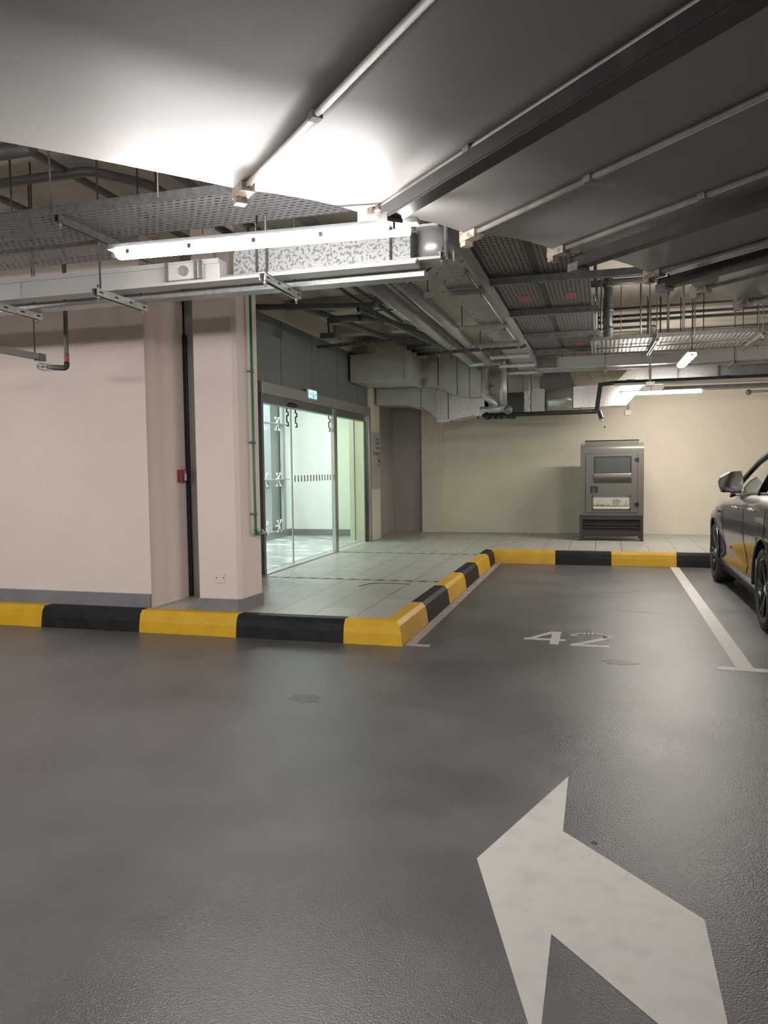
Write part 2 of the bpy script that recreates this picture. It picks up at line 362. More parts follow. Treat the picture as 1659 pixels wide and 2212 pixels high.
g2 = MB().box((DX-.035, 9.66, PZ+.02), (DX-.023, 11.24, 2.36)).build('glass_leaf', M['glass'], dr)
g3 = MB().box((DX-.012, 11.38, PZ+.02), (DX, 13.02, 2.36)).build('glass_panel', M['glass_green'], dr)
MB().box((DX-.037, 9.638, PZ+.02), (DX-.020, 9.662, 2.36)).build('edge_seal', M['steel_brushed'], dr)
MB().box((DX-.03, 12.93, PZ), (DX+.01, 13.02, 2.36)).build('dark_edge', M['black'], dr)
for y in (9.50, 9.80, 11.13):
    s = MB()
    for (a, b) in (((0,0),(0,-.05)),((0,-.05),(.05,-.05)),((.05,-.05),(.05,-.10)),((.05,-.10),(0,-.10)),((0,-.10),(0,-.19)),((0,-.19),(.05,-.19)),((.05,-.19),(.05,-.24)),((.05,-.24),(0,-.24))):
        s.beam((DX-.02, y+a[0], 2.33+a[1]), (DX-.02, y+b[0], 2.33+b[1]), .014, .014, (1,0,0))
    s.build('glass_hanger', M['black'], dr)
for k in range(13):
    y = 9.72+.118*k
    MB().box((DX-.022, y, 1.33), (DX-.020, y+.045, 1.42)).build('safety_marker', M['wall_grey'], g2)
MB().ball((DX+.02, 9.62, 2.37), .07, (.6, 2.3, .55)).build('motion_sensor', M['black'], dr)
ex = empty('exit_sign', (DX+.06, 10.2, 2.50), 'small lit pale blue exit sign on the glass door header', 'sign')
MB().box((DX+.051, 10.03, 2.50), (DX+.085, 10.37, 2.64), .008).build('housing', M['white'], ex)
MB().box((DX+.085, 10.045, 2.515), (DX+.089, 10.355, 2.625)).build('sign_face', M['exit_face'], ex)
px = MB()
for (a, b, t) in (((.02,.03),(.02,.06),.018),((.00,.07),(.00,.085),.02),((-.02,.05),(.035,.055),.01),((.02,.03),(.05,.01),.012),((.02,.03),(-.01,.008),.012)):
    px.beam((DX+.091, 10.2+a[0], 2.515+a[1]), (DX+.091, 10.2+b[0], 2.515+b[1]), t, .003, (1,0,0))
for ya in (10.09, 10.28): MB().beam((DX+.091, ya, 2.57), (DX+.091, ya+.04, 2.57), .016, .003, (1,0,0)).build('arrow_mark', M['exit_green'], ex)
px.build('pictogram', M['exit_green'], ex)
# wayfinding lettering on the end wall
def strokes(mb, segs, o, sc, t, axis='y', x=None, lift=.002):
    for s in segs:
        for a, b in zip(s[:-1], s[1:]):
            if axis == 'y': mb.beam((x+lift, o[0]+a[0]*sc, o[1]+a[1]*sc), (x+lift, o[0]+b[0]*sc, o[1]+b[1]*sc), t, .002, (1,0,0))
            else: mb.beam((o[0]+a[0]*sc, x-lift, o[1]+a[1]*sc), (o[0]+b[0]*sc, x-lift, o[1]+b[1]*sc), t, .002, (0,1,0))
def text_mb(txt, size, place, extrude=.001, align='LEFT', sx=1.):
    cu = bpy.data.curves.new('lettering', 'FONT'); cu.body = txt; cu.size = size; cu.extrude = extrude; cu.align_x = align
    o = bpy.data.objects.new('lettering', cu); C.objects.link(o); bpy.context.view_layer.update()
    me = bpy.data.meshes.new_from_object(o.evaluated_get(bpy.context.evaluated_depsgraph_get()))
    bpy.data.objects.remove(o); mb = MB()
    bm = bmesh.new(); bm.from_mesh(me); 
    for v in bm.verts: v.co = Vector(place(v.co.x*sx, v.co.y, v.co.z))
    mb.merge(bm); return mb
SX = -4.055
sg = empty('wayfinding_sign', (SX, 13.42, 1.5), 'grey wall panel with black Arabic and English courtyard directions beside the entrance', 'sign')
MB().box((SX, 13.15, 1.12), (SX+.006, 13.755, 2.17)).build('sign_panel', base_mat('light_grey_sign_panel', (.44, .42, .41), .6), sg)
text_mb('Up to', .10, lambda x, y, z: (SX+.008+z, 13.735+x, 1.86+y), align='RIGHT').build('lettering', M['ink'], sg)
text_mb('Courtyard', .10, lambda x, y, z: (SX+.008+z, 13.735+x, 1.755+y), align='RIGHT').build('lettering', M['ink'], sg)
ar = MB()
strokes(ar, [[(.0,.0),(.0,.5),],[(.0,.0),(.35,.0),(.45,.25)],[(.6,.3),(.8,.0),(1.1,.0),(1.1,.25)],[(1.4,0),(1.4,.6)]], (13.50, 2.03), .10, .013, x=SX+.006)
strokes(ar, [[(0,0),(0,.6)],[(.25,0),(.9,0),(.9,.25)],[(.5,0),(.5,.3)],[(1.1,0),(1.1,.6)],[(1.3,0),(1.3,.6)],[(1.7,-.2),(2.0,.05),(1.7,.1),(2.1,.3)],[(2.3,0),(2.3,.6)]], (13.46, 1.955), .10, .013, x=SX+.006)
ar.build('lettering', M['ink'], sg)
ic = MB()
for (a, b) in (((0,0),(.11,0)),((.11,0),(.11,.17)),((.11,.17),(0,.17)),((0,.17),(0,0)),((.03,.05),(.03,.11)),((.055,.05),(.055,.11)),((.08,.05),(.08,.11))):
    ic.beam((SX+.008, 13.62+a[0], 1.56+a[1]), (SX+.008, 13.62+b[0], 1.56+b[1]), .012, .002, (1,0,0))
ic.build('lift_icon', M['ink'], sg)

# ================================================================== KERB
def kprof(p, out, inn):   # profile at point p, out = outward unit vector, returns points
    o = Vector(out); p = Vector(p)
    return [p, p+Vector((0,0,.10))-o*.012, p+Vector((0,0,.165))-o*.028, p+Vector((0,0,KZ))-o*.062, p+Vector((0,0,KZ))-o*.17, p-o*.17]
def kerb(name, rows, mat, label):
    mb = MB(); mb.grid(rows, smooth=False, close=True)
    for r in (rows[0], rows[-1]): mb.face(r)
    o = mb.build(name, mat); tag(o, label, 'kerb', 'painted kerb blocks round the pavement'); return o
GY = M['yellow']; GB = M['black_kerb']
fx = [-8.1, -7.0, -6.35, -5.267, -4.174, -3.17, -2.152]
fl_lab = [None, None, None, 'long black kerb block in front of the left wall baseboard',
 'yellow kerb block at the foot of the alarm return and pillar', 'black kerb block between pillar and yellow corner block, facing the camera']
cols = [GB, GY, GY, GB, GY, GB]
FY = 6.10
names = ['black kerb block left of frame edge', 'yellow kerb block far left', 'yellow kerb block at left edge of the photo, under the pink wall', fl_lab[3], fl_lab[4], fl_lab[5]]
for i in range(2, 6):
    kerb('kerb_block', [kprof((fx[i]+.002, FY, 0), (0,-1,0), 0), kprof((fx[i+1]-.002, FY, 0), (0,-1,0), 0)], cols[i], names[i])
kerb('kerb_block', [kprof((-9.5, FY, 0), (0,-1,0), 0), kprof((-6.354, FY, 0), (0,-1,0), 0)], GB, 'black kerb block beyond the left edge of the photo')
# mitred outer corner
KX = -1.625
def corner(z, o):  return Vector((KX-o, FY+o, z))
cr = [corner(0,0), corner(.10,.012), corner(.165,.028), corner(KZ,.062), corner(KZ,.17), corner(0,.17)]
kerb('kerb_block', [kprof((-2.15, FY, 0), (0,-1,0), 0), cr, kprof((KX, 7.10, 0), (1,0,0), 0)], GY, 'yellow L-shaped kerb block at the near corner beside bay 42')
ys = [7.104, 8.17, 9.24, 10.25, 11.30]; cc = [GB, GY, GB, GY]
lb = ['black kerb block next after the yellow near corner, running away', 'yellow kerb block third along the receding kerb run', 'small black kerb block midway along the receding run', 'yellow kerb block just before the black far corner']
for i in range(4):
    kerb('kerb_block', [kprof((KX, ys[i], 0), (1,0,0), 0), kprof((KX, ys[i+1]-.004, 0), (1,0,0), 0)], cc[i], lb[i])
BY = 11.80
def c2(z, o): return Vector((KX-o, BY+o, z))
cr2 = [c2(0,0), c2(.10,.012), c2(.165,.028), c2(KZ,.062), c2(KZ,.17), c2(0,.17)]
kerb('kerb_block', [kprof((KX, 11.30, 0), (1,0,0), 0), cr2], GB, 'black kerb block at the far inner corner of bay 42')
bx = [KX+.002, -.70, .12, 1.04, 2.0, 3.0, 4.0, 5.0]; bc = [GY, GB, GY, GB, GY, GB, GY]
bl = ['yellow kerb block at the back of bay 42, nearest the inner corner', 'black kerb block at the back of bay 42 left of the cabinet front', 'yellow kerb block in front of the grey cabinet, ending at the white bay line', 'black kerb block ahead of the front wheel of the car', 'yellow kerb block hidden behind the parked car', 'black kerb block behind the far side of the car', 'yellow kerb block beyond the car']
for i in range(5):
    r = [kprof((bx[i], BY, 0), (0,-1,0), 0), kprof((bx[i+1]-.004, BY, 0), (0,-1,0), 0)]
    if i == 0: r[0] = [Vector(v) for v in cr2]; 
    kerb('kerb_block', r, bc[i], bl[i])

# ================================================================== FLOOR MARKINGS
def flat(name, poly, mat, label, cat, z=.0015, parent=None, t=.0015):
    mb = MB().prism([(x, y, z-t) for x, y in poly], (0, 0, t)); o = mb.build(name, mat, parent)
    if not parent: tag(o, label, cat)
    return o
flat('floor_arrow', [(-.462, 2.81), (-.155, 1.88), (-.156, 2.403), (.146, 2.076), (.19, 2.03), (.19, .6), (.325, .6), (.325, 2.61), (-.155, 3.116), (-.158, 3.69)], M['line_white'], 'large off-white turn arrow painted on the grey driveway floor', 'marking')
o = flat('bay_line', [(.945, 5.96), (1.065, 5.96), (1.065, 11.79), (.945, 11.79)], M['line_white'], 'long white bay line between bay 42 and the parked car, with a T end', 'marking')
flat('cross_bar', [(.81, 5.92), (1.42, 5.90), (1.42, 6.0), (.82, 6.02)], M['line_white'], None, None, z=.0022, parent=o)
o = flat('bay_line', [(-1.615, 6.16), (-1.53, 6.16), (-1.53, 11.79), (-1.615, 11.79)], M['line_pink'], 'scuffed pinkish bay line along the foot of the receding kerb', 'marking')
flat('cross_bar', [(-1.60, 6.13), (-1.40, 6.13), (-1.40, 6.21), (-1.60, 6.21)], M['line_pink'], None, None, z=.0022, parent=o)
nb = empty('bay_number', (-.3, 6.7, 0), 'white painted number 42 on the floor of the empty parking bay', 'marking')
four = [(-.66,6.60),(-.66,6.67),(-.44,6.96),(-.36,6.96),(-.36,6.67),(-.31,6.67),(-.31,6.60),(-.36,6.60),(-.36,6.46),(-.44,6.46),(-.44,6.60)]
mb = MB(); z = .0015
mb.prism([(x, y, 0) for x, y in [(-.66,6.60),(-.31,6.60),(-.31,6.665),(-.66,6.665)]], (0,0,z))
mb.prism([(x, y, 0) for x, y in [(-.435,6.46),(-.36,6.46),(-.36,6.96),(-.435,6.96)]], (0,0,z*1.1))
mb.prism([(x, y, 0) for x, y in [(-.66,6.61),(-.60,6.61),(-.38,6.96),(-.45,6.96)]], (0,0,z*1.2))
mb.build('digit', M['line_white'], nb)
pts = []
cxx, cyy, rr = -.10, 6.83, .115
path = [(cxx+1.25*rr*math.cos(a), cyy+rr*math.sin(a)) for a in [PI*(1-.9*0)*1 - k*PI*1.15/14 for k in range(15)]]
path += [(-.16, 6.56), (-.235, 6.475)]
mb = MB()
for a, b in zip(path[:-1], path[1:]):
    dx, dy = b[0]-a[0], b[1]-a[1]; l = math.hypot(dx, dy); ex_ = .006
    a2 = (a[0]-dx/l*ex_, a[1]-dy/l*ex_); b2 = (b[0]+dx/l*ex_, b[1]+dy/l*ex_); nx, ny = -dy/l*.034, dx/l*.034
    mb.prism([(a2[0]+nx, a2[1]+ny, 0), (a2[0]-nx, a2[1]-ny, 0), (b2[0]-nx, b2[1]-ny, 0), (b2[0]+nx, b2[1]+ny, 0)], (0,0,z))
mb.prism([(x, y, 0) for x, y in [(-.27,6.44),(.055,6.44),(.055,6.505),(-.25,6.505)]], (0,0,z*1.2))
mb.build('digit', M['line_white'], nb)
# hazard tapes and hatch on the tiles
def tape(name, y, x0, x1, label):
    m = base_mat('striped_tape', (.30, .27, .22), .6); nt = m.node_tree; b = nt.nodes['Principled BSDF']
    g = nd(nt, 'ShaderNodeNewGeometry'); s = nd(nt, 'ShaderNodeSeparateXYZ'); nt.links.new(g.outputs['Position'], s.inputs[0])
    a = nd(nt, 'ShaderNodeMath', operation='DIVIDE'); a.inputs[1].default_value = .17; nt.links.new(s.outputs[0], a.inputs[0])
    f = nd(nt, 'ShaderNodeMath', operation='FRACT'); nt.links.new(a.outputs[0], f.inputs[0])
    rp = nd(nt, 'ShaderNodeValToRGB'); rp.color_ramp.interpolation = 'CONSTANT'
    rp.color_ramp.elements[0].color = (.025, .022, .02, 1); rp.color_ramp.elements[1].position = .5; rp.color_ramp.elements[1].color = (.34, .29, .22, 1)
    nt.links.new(f.outputs[0], rp.inputs[0]); nt.links.new(rp.outputs[0], b.inputs['Base Color'])
    tag(MB().box((x0, y-.024, PZ), (x1, y+.024, PZ+.003)).build(name, m), label, 'tape')
tape('floor_tape', 8.48, -4.02, -1.82, 'worn striped hazard tape across the tiles in front of the door')
tape('floor_tape', 11.26, -3.95, -1.82, 'worn striped hazard tape farther off, from the door post to the kerb')
hp = MB()
hx = [(-2.62, 7.98), (-2.56, 8.20), (-2.36, 8.27), (-2.10, 8.25)]
for a, b in zip(hx[:-1], hx[1:]): hp.beam((a[0], a[1], PZ+.0015), (b[0], b[1], PZ+.0015), .018, .003)
tag(hp.build('floor_hatch_edge', M['black_rubber']), 'small dark curved hatch edge set in the tiles near the kerb', 'hatch')
# stains and specks
def blot(name, x, y, rx, ry, mat, label, z=.001, n=22, ang=0):
    pts = []
    for k in range(n):
        a = 2*PI*k/n; q = 1+random.uniform(-.25, .25); u, v = rx*math.cos(a)*q, ry*math.sin(a)*q
        pts.append((x+u*math.cos(ang)-v*math.sin(ang), y+u*math.sin(ang)+v*math.cos(ang)))
    return flat(name, pts, mat, label, 'stain', z=z, t=.001)
M['stain'] = vary(base_mat('damp_floor_stain', (.060, .057, .056), .45), (.085, .081, .080), 20.)
M['scuff'] = vary(base_mat('pale_floor_scuff', (.100, .096, .097), .42), (.150, .145, .142), 14., .45, .65, 8.)
blot('oil_stain', -1.88, 4.56, .12, .09, M['stain'], 'small dark oil stain in the middle of the driveway')
blot('oil_stain', .12, 5.97, .13, .07, M['stain'], 'faint dark oil mark in front of the number 42')
for x, y, a, b, g, l in ((-.95, 8.7, .16, .05, .9, 'faint pale scuff on the bay floor left of centre'), (-.35, 9.6, .05, .20, .3, 'faint curved scuff at the middle of bay 42'), (.15, 9.3, .20, .04, .1, 'faint pale scuff in bay 42 towards the cabinet'), (.35, 8.1, .22, .05, -.2, 'faint pale scuff in bay 42 near the white line'), (-1.95, 5.95, .14, .05, 0, 'pale brownish scuff on the floor just before the corner kerb')):
    blot('floor_scuff', x, y, a, b, M['scuff'], l, ang=g)
blot('paint_chip', -.03, 3.05, .012, .012, M['black'], 'tiny black speck on the floor right of the arrow')

# ================================================================== PILLAR / WALL FITTINGS
al = empty('fire_alarm_call_point', (-4.17, 6.9, 1.39), 'small red fire alarm sounder on the side of the wall return', 'alarm')
MB().box((-4.17, 6.835, 1.385), (-4.125, 6.955, 1.515), .012).build('housing', M['red'], al)
MB().box((-4.126, 6.90, 1.405), (-4.121, 6.94, 1.475)).build('label_plate', M['white'], al)
MB().box((-4.126, 6.875, 1.482), (-4.118, 6.925, 1.497)).build('indicator_lamp', M['chrome'], al)
so = empty('blank_socket_plate', (-3.40, 6.265, .46), 'cream blank socket plate low on the pillar front', 'socket')
MB().box((-3.45, 6.262, .465), (-3.355, 6.27, .56), .002).build('cover', M['wall_pink_cast'], so)
for x in (-3.438, -3.367): MB().tube([(x, 6.262, .513), (x, 6.258, .513)], .005, 8).build('screw', M['black'], so)
GX = -3.145
gp = empty('water_pipe', (GX, 6.5, .9), 'thin green water pipe with a tap, clipped down the pillar side', 'pipe')
MB().tube(bend([(GX, 6.49, SL), (GX, 6.50, .91), (GX, 6.60, .90)], 5, .03), .0125, 12).build('pipe', M['green_pipe'], gp)
MB().tube([(GX, 6.50, .955), (GX, 6.50, .925)], .018, 12).tube([(GX, 6.515, .902), (GX, 6.60, .90)], .018, 12).build('elbow', M['green_pipe'], gp)
for zc in (2.42, 1.76, 1.09):
    c = MB(); c.tube([(GX, 6.495, zc-.012), (GX, 6.495, zc+.012)], .020, 12); c.tube([(-3.185, 6.48, zc), (GX, 6.48, zc)], .007, 8)
    c.build('pipe_clip', M['galv_dim'], gp)
tp = MB(); tp.tube([(GX, 6.60, .90), (GX, 6.68, .90), (GX, 6.72, .895), (GX, 6.745, .87)], [.011, .010, .010, .009], 10); tp.tube([(GX, 6.66, .905), (GX, 6.66, .93)], .006, 8); tp.beam((GX, 6.635, .934), (GX, 6.69, .934), .012, .006)
tp.tube([(GX, 6.64, .90), (GX, 6.67, .90)], .015, 10)
tp.build('tap', M['chrome'], gp)

# ================================================================== LAMPS
def lamp(name, a, b, label, near=True, w=.105, rods=True, group='tube lamps hung under the ceiling', top=SL, hang=None):
    a, b = Vector(a), Vector(b); dv = (b-a).normalized(); n = Vector((-dv.y, dv.x, 0)); c = (a+b)/2
    r = empty(name, c, label, 'lamp', group)
    def prof(p, pts): return [p + n*q[0] + Vector((0,0,q[1])) for q in pts]
    up = [(-w*.40, .012), (-w*.34, .038), (w*.34, .038), (w*.40, .012)]
    mb = MB(); mb.grid([prof(a, up), prof(b, up)], smooth=False, close=True); mb.face(prof(a, up)); mb.face(prof(b, up)); mb.build('lamp_body', M['fixture'], r)
    dn = [(-w*.42, .014), (-w/2, -.002), (-w*.46, -.016), (-w*.30, -.028), (0, -.032), (w*.30, -.028), (w*.46, -.016), (w/2, -.002), (w*.42, .014)]
    mb = MB(); ins = dv*.045
    mb.grid([prof(a+ins, dn), prof(b-ins, dn)], smooth=True, close=True); mb.build('tube', M['tube'] if near else M['tube_far'], r)
    for p, q in ((a, a+ins), (b-ins, b)):
        mb = MB(); sm_ = [(x*.9, max(y, -.1)*.55) for x, y in dn]
        first, last = (sm_, dn) if p is a else (dn, sm_)
        mb.grid([prof(p, first), prof(q, last)], close=True); mb.build('end_cap', M['lens'], r)
        mb = MB(); m_ = (p+q)/2; mb.box(m_-Vector((.012,.012,.02)), m_+Vector((.012,.012,0))); mb.build('lamp_holder', M['chrome'], r)
    L = (b-a).length; k = max(2, int(L/.28))
    for i in range(k):
        p = a + dv*(.12+(L-.24)*i/(k-1))
        for s in (-1, 1): 
            q = p + n*s*(w/2+.002); mb = MB(); mb.beam(q-dv*.010+Vector((0,0,-.008)), q+dv*.010+Vector((0,0,-.008)), .006, .022); mb.build('clip', M['fixture'], r)
    if rods:
        for t in (.15, .85) if hang is None else hang:
            p = a + dv*L*t; mb = MB(); mb.tube([p+Vector((0,0,.04)), (p.x, p.y, top)], .005, 6); mb.build('hanger_rod', M['rod'], r)
    return r
LZ = 2.60
lamp('tube_lamp', (-2.39, 3.36, LZ), (-.815, 3.44, LZ), 'bright twin tube lamp at upper left, glaring under the canopy edge', True, .085, top=2.72, hang=(.5,))
lamp('tube_lamp', (.245, 13.0, 2.665), (1.53, 13.0, 2.665), 'lit tube lamp running across in front of the far wall, right of the black pipe', False, .085, hang=(.38,))
lamp('tube_lamp', (.905, 10.0, 2.71), (.905, 8.75, 2.68), 'lit tube lamp seen end-on, hanging above the far lamp', False, .10, hang=(.97,), top=SL)
for i, (x, y, rot) in enumerate(((-5.9, 3.2, 0), (-5.6, -1.5, 0), (-1.2, -3.2, 0), (3.6, -4.2, 0), (6.8, 11.2, 0), (5.2, 7.4, 1))):
    dx, dy = (0, .75) if rot else (.75, 0)
    lamp('tube_lamp', (x-dx, y-dy, LZ), (x+dx, y+dy, LZ), ['tube lamp left of the photo beside the pink wall', 'tube lamp behind the camera, left lane', 'tube lamp behind the camera, centre lane', 'tube lamp behind the camera, right lane', 'tube lamp right of the photo near the far wall', 'tube lamp right of the photo above the car'][i], True, .085, top=3.0 if y < 4 else SL)

# ================================================================== CANOPY
CZ = 2.72
ends = [(-2.55, 1.93), (-1.52, 3.07), (-1.10, 3.55), (-.69, 4.02), (-.27, 4.47), (.28, 5.19), (.62, 5.76), (.98, 6.33), (1.45, 6.95), (2.0, 7.6)]
dirv = Vector((1, -1, 0)).normalized(); LEN = 7.5
plab = ['ceiling canopy sheet spanning the top left of the photo', 'off-white canopy sheet directly above the bright tube lamp', 'canopy sheet right of the lamp, between the first dark steel bar and the rusty pipe', 'brown-shaded canopy sheet above the punched twin trays', 'canopy sheet between the two middle cream brackets', 'narrow canopy sheet over the black standing pipe', 'canopy sheet above the hanging rods at upper right', 'canopy sheet second from the right edge', 'last canopy sheet at the right edge above the far trunking']
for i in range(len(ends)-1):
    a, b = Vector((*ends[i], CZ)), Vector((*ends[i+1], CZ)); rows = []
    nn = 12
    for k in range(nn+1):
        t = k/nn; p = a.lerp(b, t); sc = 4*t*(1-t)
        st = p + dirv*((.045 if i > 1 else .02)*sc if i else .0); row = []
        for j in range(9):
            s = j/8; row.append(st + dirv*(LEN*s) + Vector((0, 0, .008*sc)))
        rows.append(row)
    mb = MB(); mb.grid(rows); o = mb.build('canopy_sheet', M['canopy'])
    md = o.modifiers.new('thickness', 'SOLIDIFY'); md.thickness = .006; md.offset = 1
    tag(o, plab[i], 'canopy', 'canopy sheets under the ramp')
pl2 = ['support pipe beyond the top left corner of the photo', 'white support pipe running up from the left end of the bright lamp', 'white support pipe ending above the right half of the bright lamp', 'rust-stained pipe ending in a cream bracket left of the twin trays', 'pipe with cream bracket above the twin punched trays', 'pipe with cream bracket at the top of the black standing pipe', 'pipe with cream bracket third from the right', 'pipe with small cream bracket second from the right', 'pipe with small cream bracket above the right end of the slotted tray', 'support pipe out of sight right of the photo']
for i, (x, y) in enumerate(ends):
    a = Vector((x, y, CZ-.010)); b = a + dirv*LEN
    r = empty('canopy_support_pipe', a, pl2[i], 'pipe', 'support pipes of the canopy')
    MB().tube([a+dirv*.02, b], .013, 10).build('pipe', M['pipe_white'], r)
    s_ = Vector((1, 1, 0)).normalized()
    if 1 <= i <= 8:
        mb = MB(); mb.beam(a-dirv*.03, a+dirv*.10, .06, .055); mb.beam(a-dirv*.03+Vector((0,0,-.015)), a+dirv*.015+Vector((0,0,-.015)), .05, .075)
        mb.build('end_bracket', M['bracket'], r)
        mb = MB(); mb.tube([a-dirv*.034+Vector((0,0,-.015)), a-dirv*.02+Vector((0,0,-.015))], .012, 10); mb.build('bolt_hole', M['hole'], r)
    for k in (.9, 2.1, 3.3):
        p = a + dirv*(k+random.uniform(-.1, .1)); mb = MB(); mb.beam(p-dirv*.02, p+dirv*.02, .038, .032); mb.build('clamp', M['pipe_white'], r)
# dark steel bars under the sheets
bars = [((-.935, 3.36), 'dark steel bar crossing the upper right ceiling, its end overlapping the bright lamp'),
        ((-.16, 4.57), 'dark steel bar with a blank end just left of the standing pipe'),
        ((.36, 5.27), 'dark steel bar starting above the far lamp, third from the left')]
for i, ((x, y), l) in enumerate(bars):
    zc = CZ-.085 if i else CZ-.105
    a = Vector((x, y, zc)); b = a+dirv*LEN
    r = empty('steel_bar', a, l, 'beam', 'dark steel bars under the canopy')
    mb = MB(); mb.beam(a, b, .075, .012); mb.beam(a-Vector((.026,.026,-.03)), b-Vector((.026,.026,-.03)), .006, .055); mb.build('angle', M['steel_dark'], r)
    mb = MB(); mb.beam(a-dirv*.02, a+dirv*.06, .08, .045); mb.build('end_plate', M['steel_grey'], r)
    mb = MB(); mb.tube([a+dirv*.05+Vector((.0,.0,-.05)), a+dirv*.05+Vector((0,0,.08))], .006, 8); mb.build('bolt', M['rod'], r)

# ================================================================== SERVICES
def rod(x, y, z0, label, z1=SL, r=.006):
    return tag(MB().tube([(x, y, z0), (x, y, z1)], r, 6).build('hanger_rod', M['rod']), label, 'rod', 'threaded hanger rods')
def strut(name, a, b, label, mat='galv', w=.041, group='galvanised support struts', cat='strut', slots=True):
    a, b = Vector(a), Vector(b); r = empty(name, (a+b)/2, label, cat, group)
    d_ = (b-a).normalized(); n = d_.cross(Vector((0,0,1))).normalized()
    mb = MB(); mb.beam(a, b, w, .006); 
    for s in (-1, 1): mb.beam(a+n*s*(w/2-.002)+Vector((0,0,-.02)), b+n*s*(w/2-.002)+Vector((0,0,-.02)), .004, .041); mb.beam(a+n*s*(w/2-.006)+Vector((0,0,-.04)), b+n*s*(w/2-.006)+Vector((0,0,-.04)), .010, .004)
    mb.build('channel', M[mat], r)
    if slots:
        L = (b-a).length; k = max(2, int(L/.11)); mb = MB()
        for i in range(k):
            p = a + d_*(.04+(L-.08)*i/(k-1)) + n*(w/2+.0005)*(-1 if n.y > 0 else 1) + Vector((0,0,-.02)); mb.beam(p-d_*.018, p+d_*.018, .002, .010)
        mb.build('slots', M['hole'], r)['kind'] = 'stuff'
    for p in (a+d_*.035, b-d_*.035):
        mb = MB(); mb.tube([p+Vector((0,0,.03)), p+Vector((0,0,-.075))], .007, 6); mb.tube([p+Vector((0,0,-.045)), p+Vector((0,0,-.056))], .013, 6); mb.build('bolt', M['galv'], r)
    return r
# --- cable trays near, upper left (perforated, run across)
def tray(name, x0, x1, y0, y1, z, mat, label, h=.05, axis='x', edge='galv_dim'):
    r = empty(name, ((x0+x1)/2, (y0+y1)/2, z), label, 'cable tray', 'cable trays')
    MB().box((x0, y0, z), (x1, y1, z+.002)).build('tray_floor', M[mat], r)
    if axis == 'x': 
        for y in (y0, y1): MB().box((x0, y-.002, z), (x1, y+.002, z+h)).box((x0, y-.008, z+h-.004), (x1, y+.008, z+h)).build('side_rail', M[edge], r)
    else:
        for x in (x0, x1): MB().box((x-.002, y0, z), (x+.002, y1, z+h)).box((x-.008, y0, z+h-.004), (x+.008, y1, z+h)).build('side_rail', M[edge], r)
    return r
t = tray('cable_tray', -9, -1.2, 3.80, 4.29, 3.0, 'perf_tray', 'wide perforated cable tray behind the bright lamp, nearest the camera')
t2 = tray('cable_tray', -9, -2.9, 4.37, 4.70, 3.0, 'perf_tray', 'narrower perforated cable tray behind the first, upper left')
for x in (-5.9, -4.45, -3.05):
    strut('strut', (x, 3.78, 2.995), (x, 4.76, 2.995), 'dim support strut under the upper-left trays, ' + {-5.9: 'left of the frame', -4.45: 'near the left edge', -3.05: 'left end of the bright lamp'}[x], 'galv_dim', slots=False)
for x, y in ((-4.38, 3.80), (-3.05, 3.74), (-3.82, 4.30), (-2.35, 3.74), (-3.0, 4.75), (-2.45, 4.40), (-2.2, 4.33)):
    rod(x, y, 3.0, 'thin hanger rod among the upper-left trays')
def pipe(name, pts, r, mat, label, n=12, br=.07, group=None, parts=()):
    o = MB().tube(bend(pts, 5, br) if len(pts) > 2 else pts, r, n).build(name, M[mat]); return tag(o, label, 'pipe', group)
pipe('ceiling_conduit', [(-3.62, 2.2, 3.62), (-3.66, 6.3, 3.62)], .028, 'pipe_grey', 'dark conduit under the slab crossing the top left corner')
pipe('ceiling_conduit', [(-4.47, 3.2, 3.62), (-4.49, 6.3, 3.62)], .028, 'pipe_grey', 'second dark conduit under the slab at the left edge')
pipe('ceiling_conduit', [(-9, 4.64, 3.60), (-3.45, 4.64, 3.60), (-3.2, 5.0, 3.60), (-3.2, 6.3, 3.60)], .034, 'pipe_grey', 'dark pipe across the upper left that bends towards the wall')
pipe('ceiling_conduit', [(-9, 4.2, 3.60), (-3.95, 4.2, 3.60), (-3.55, 4.2, 3.60)], .05, 'pipe_grey', 'thick dark duct stub at the top left edge of the photo')
pipe('ceiling_conduit', [(-2.95, 4.2, 3.62), (-2.95, 6.3, 3.62)], .03, 'pipe_grey', 'pale conduit above the left end of the bright lamp')
# --- trunking across at upper left
def trunking(name, x0, x1, y0, z0, h, w, label, cut=None):
    r = empty(name, ((x0+x1)/2, y0+w/2, z0), label, 'trunking', 'long metal trunking runs')
    xc = x1 if cut is None else cut
    MB().box((x0, y0, z0+.02), (xc, y0+w, z0+h), .004).build('casing', M['trunk'], r)
    MB().box((x0, y0-.022, z0), (x1, y0+w, z0+.018)).build('bottom_lip', M['trunk_edge'], r)
    MB().box((x0, y0-.012, z0+h-.03), (xc, y0-.001, z0+h)).build('top_lip', M['trunk_edge'], r)
    MB().box((x0, y0+w+.10, z0-.02), (x1, y0+w+.22, z0+.02)).build('rear_channel', M['galv'], r)
    for k in range(int((xc-x0)/1.5)): MB().box((x0+.7+1.5*k, y0-.004, z0+.02), (x0+.708+1.5*k, y0-.001, z0+h-.03)).build('joint', M['trunk_edge'], r)
    return r
trunking('trunking', -9, -1.04, 4.326, 2.676, .143, .10, 'long light grey trunking below the bright lamp, running across the left half', cut=-2.30)
MB().box((-2.30, 4.334, 2.691), (-1.04, 4.427, 2.714)).build('open_channel', M['galv'], bpy.data.objects['trunking'])
jb = empty('junction_box', (-2.52, 4.29, 2.69), 'pale junction box with a round clamp mounted on the near trunking', 'box')
MB().box((-2.654, 4.267, 2.693), (-2.394, 4.305, 2.794), .005).build('box_body', M['trunk'], jb)
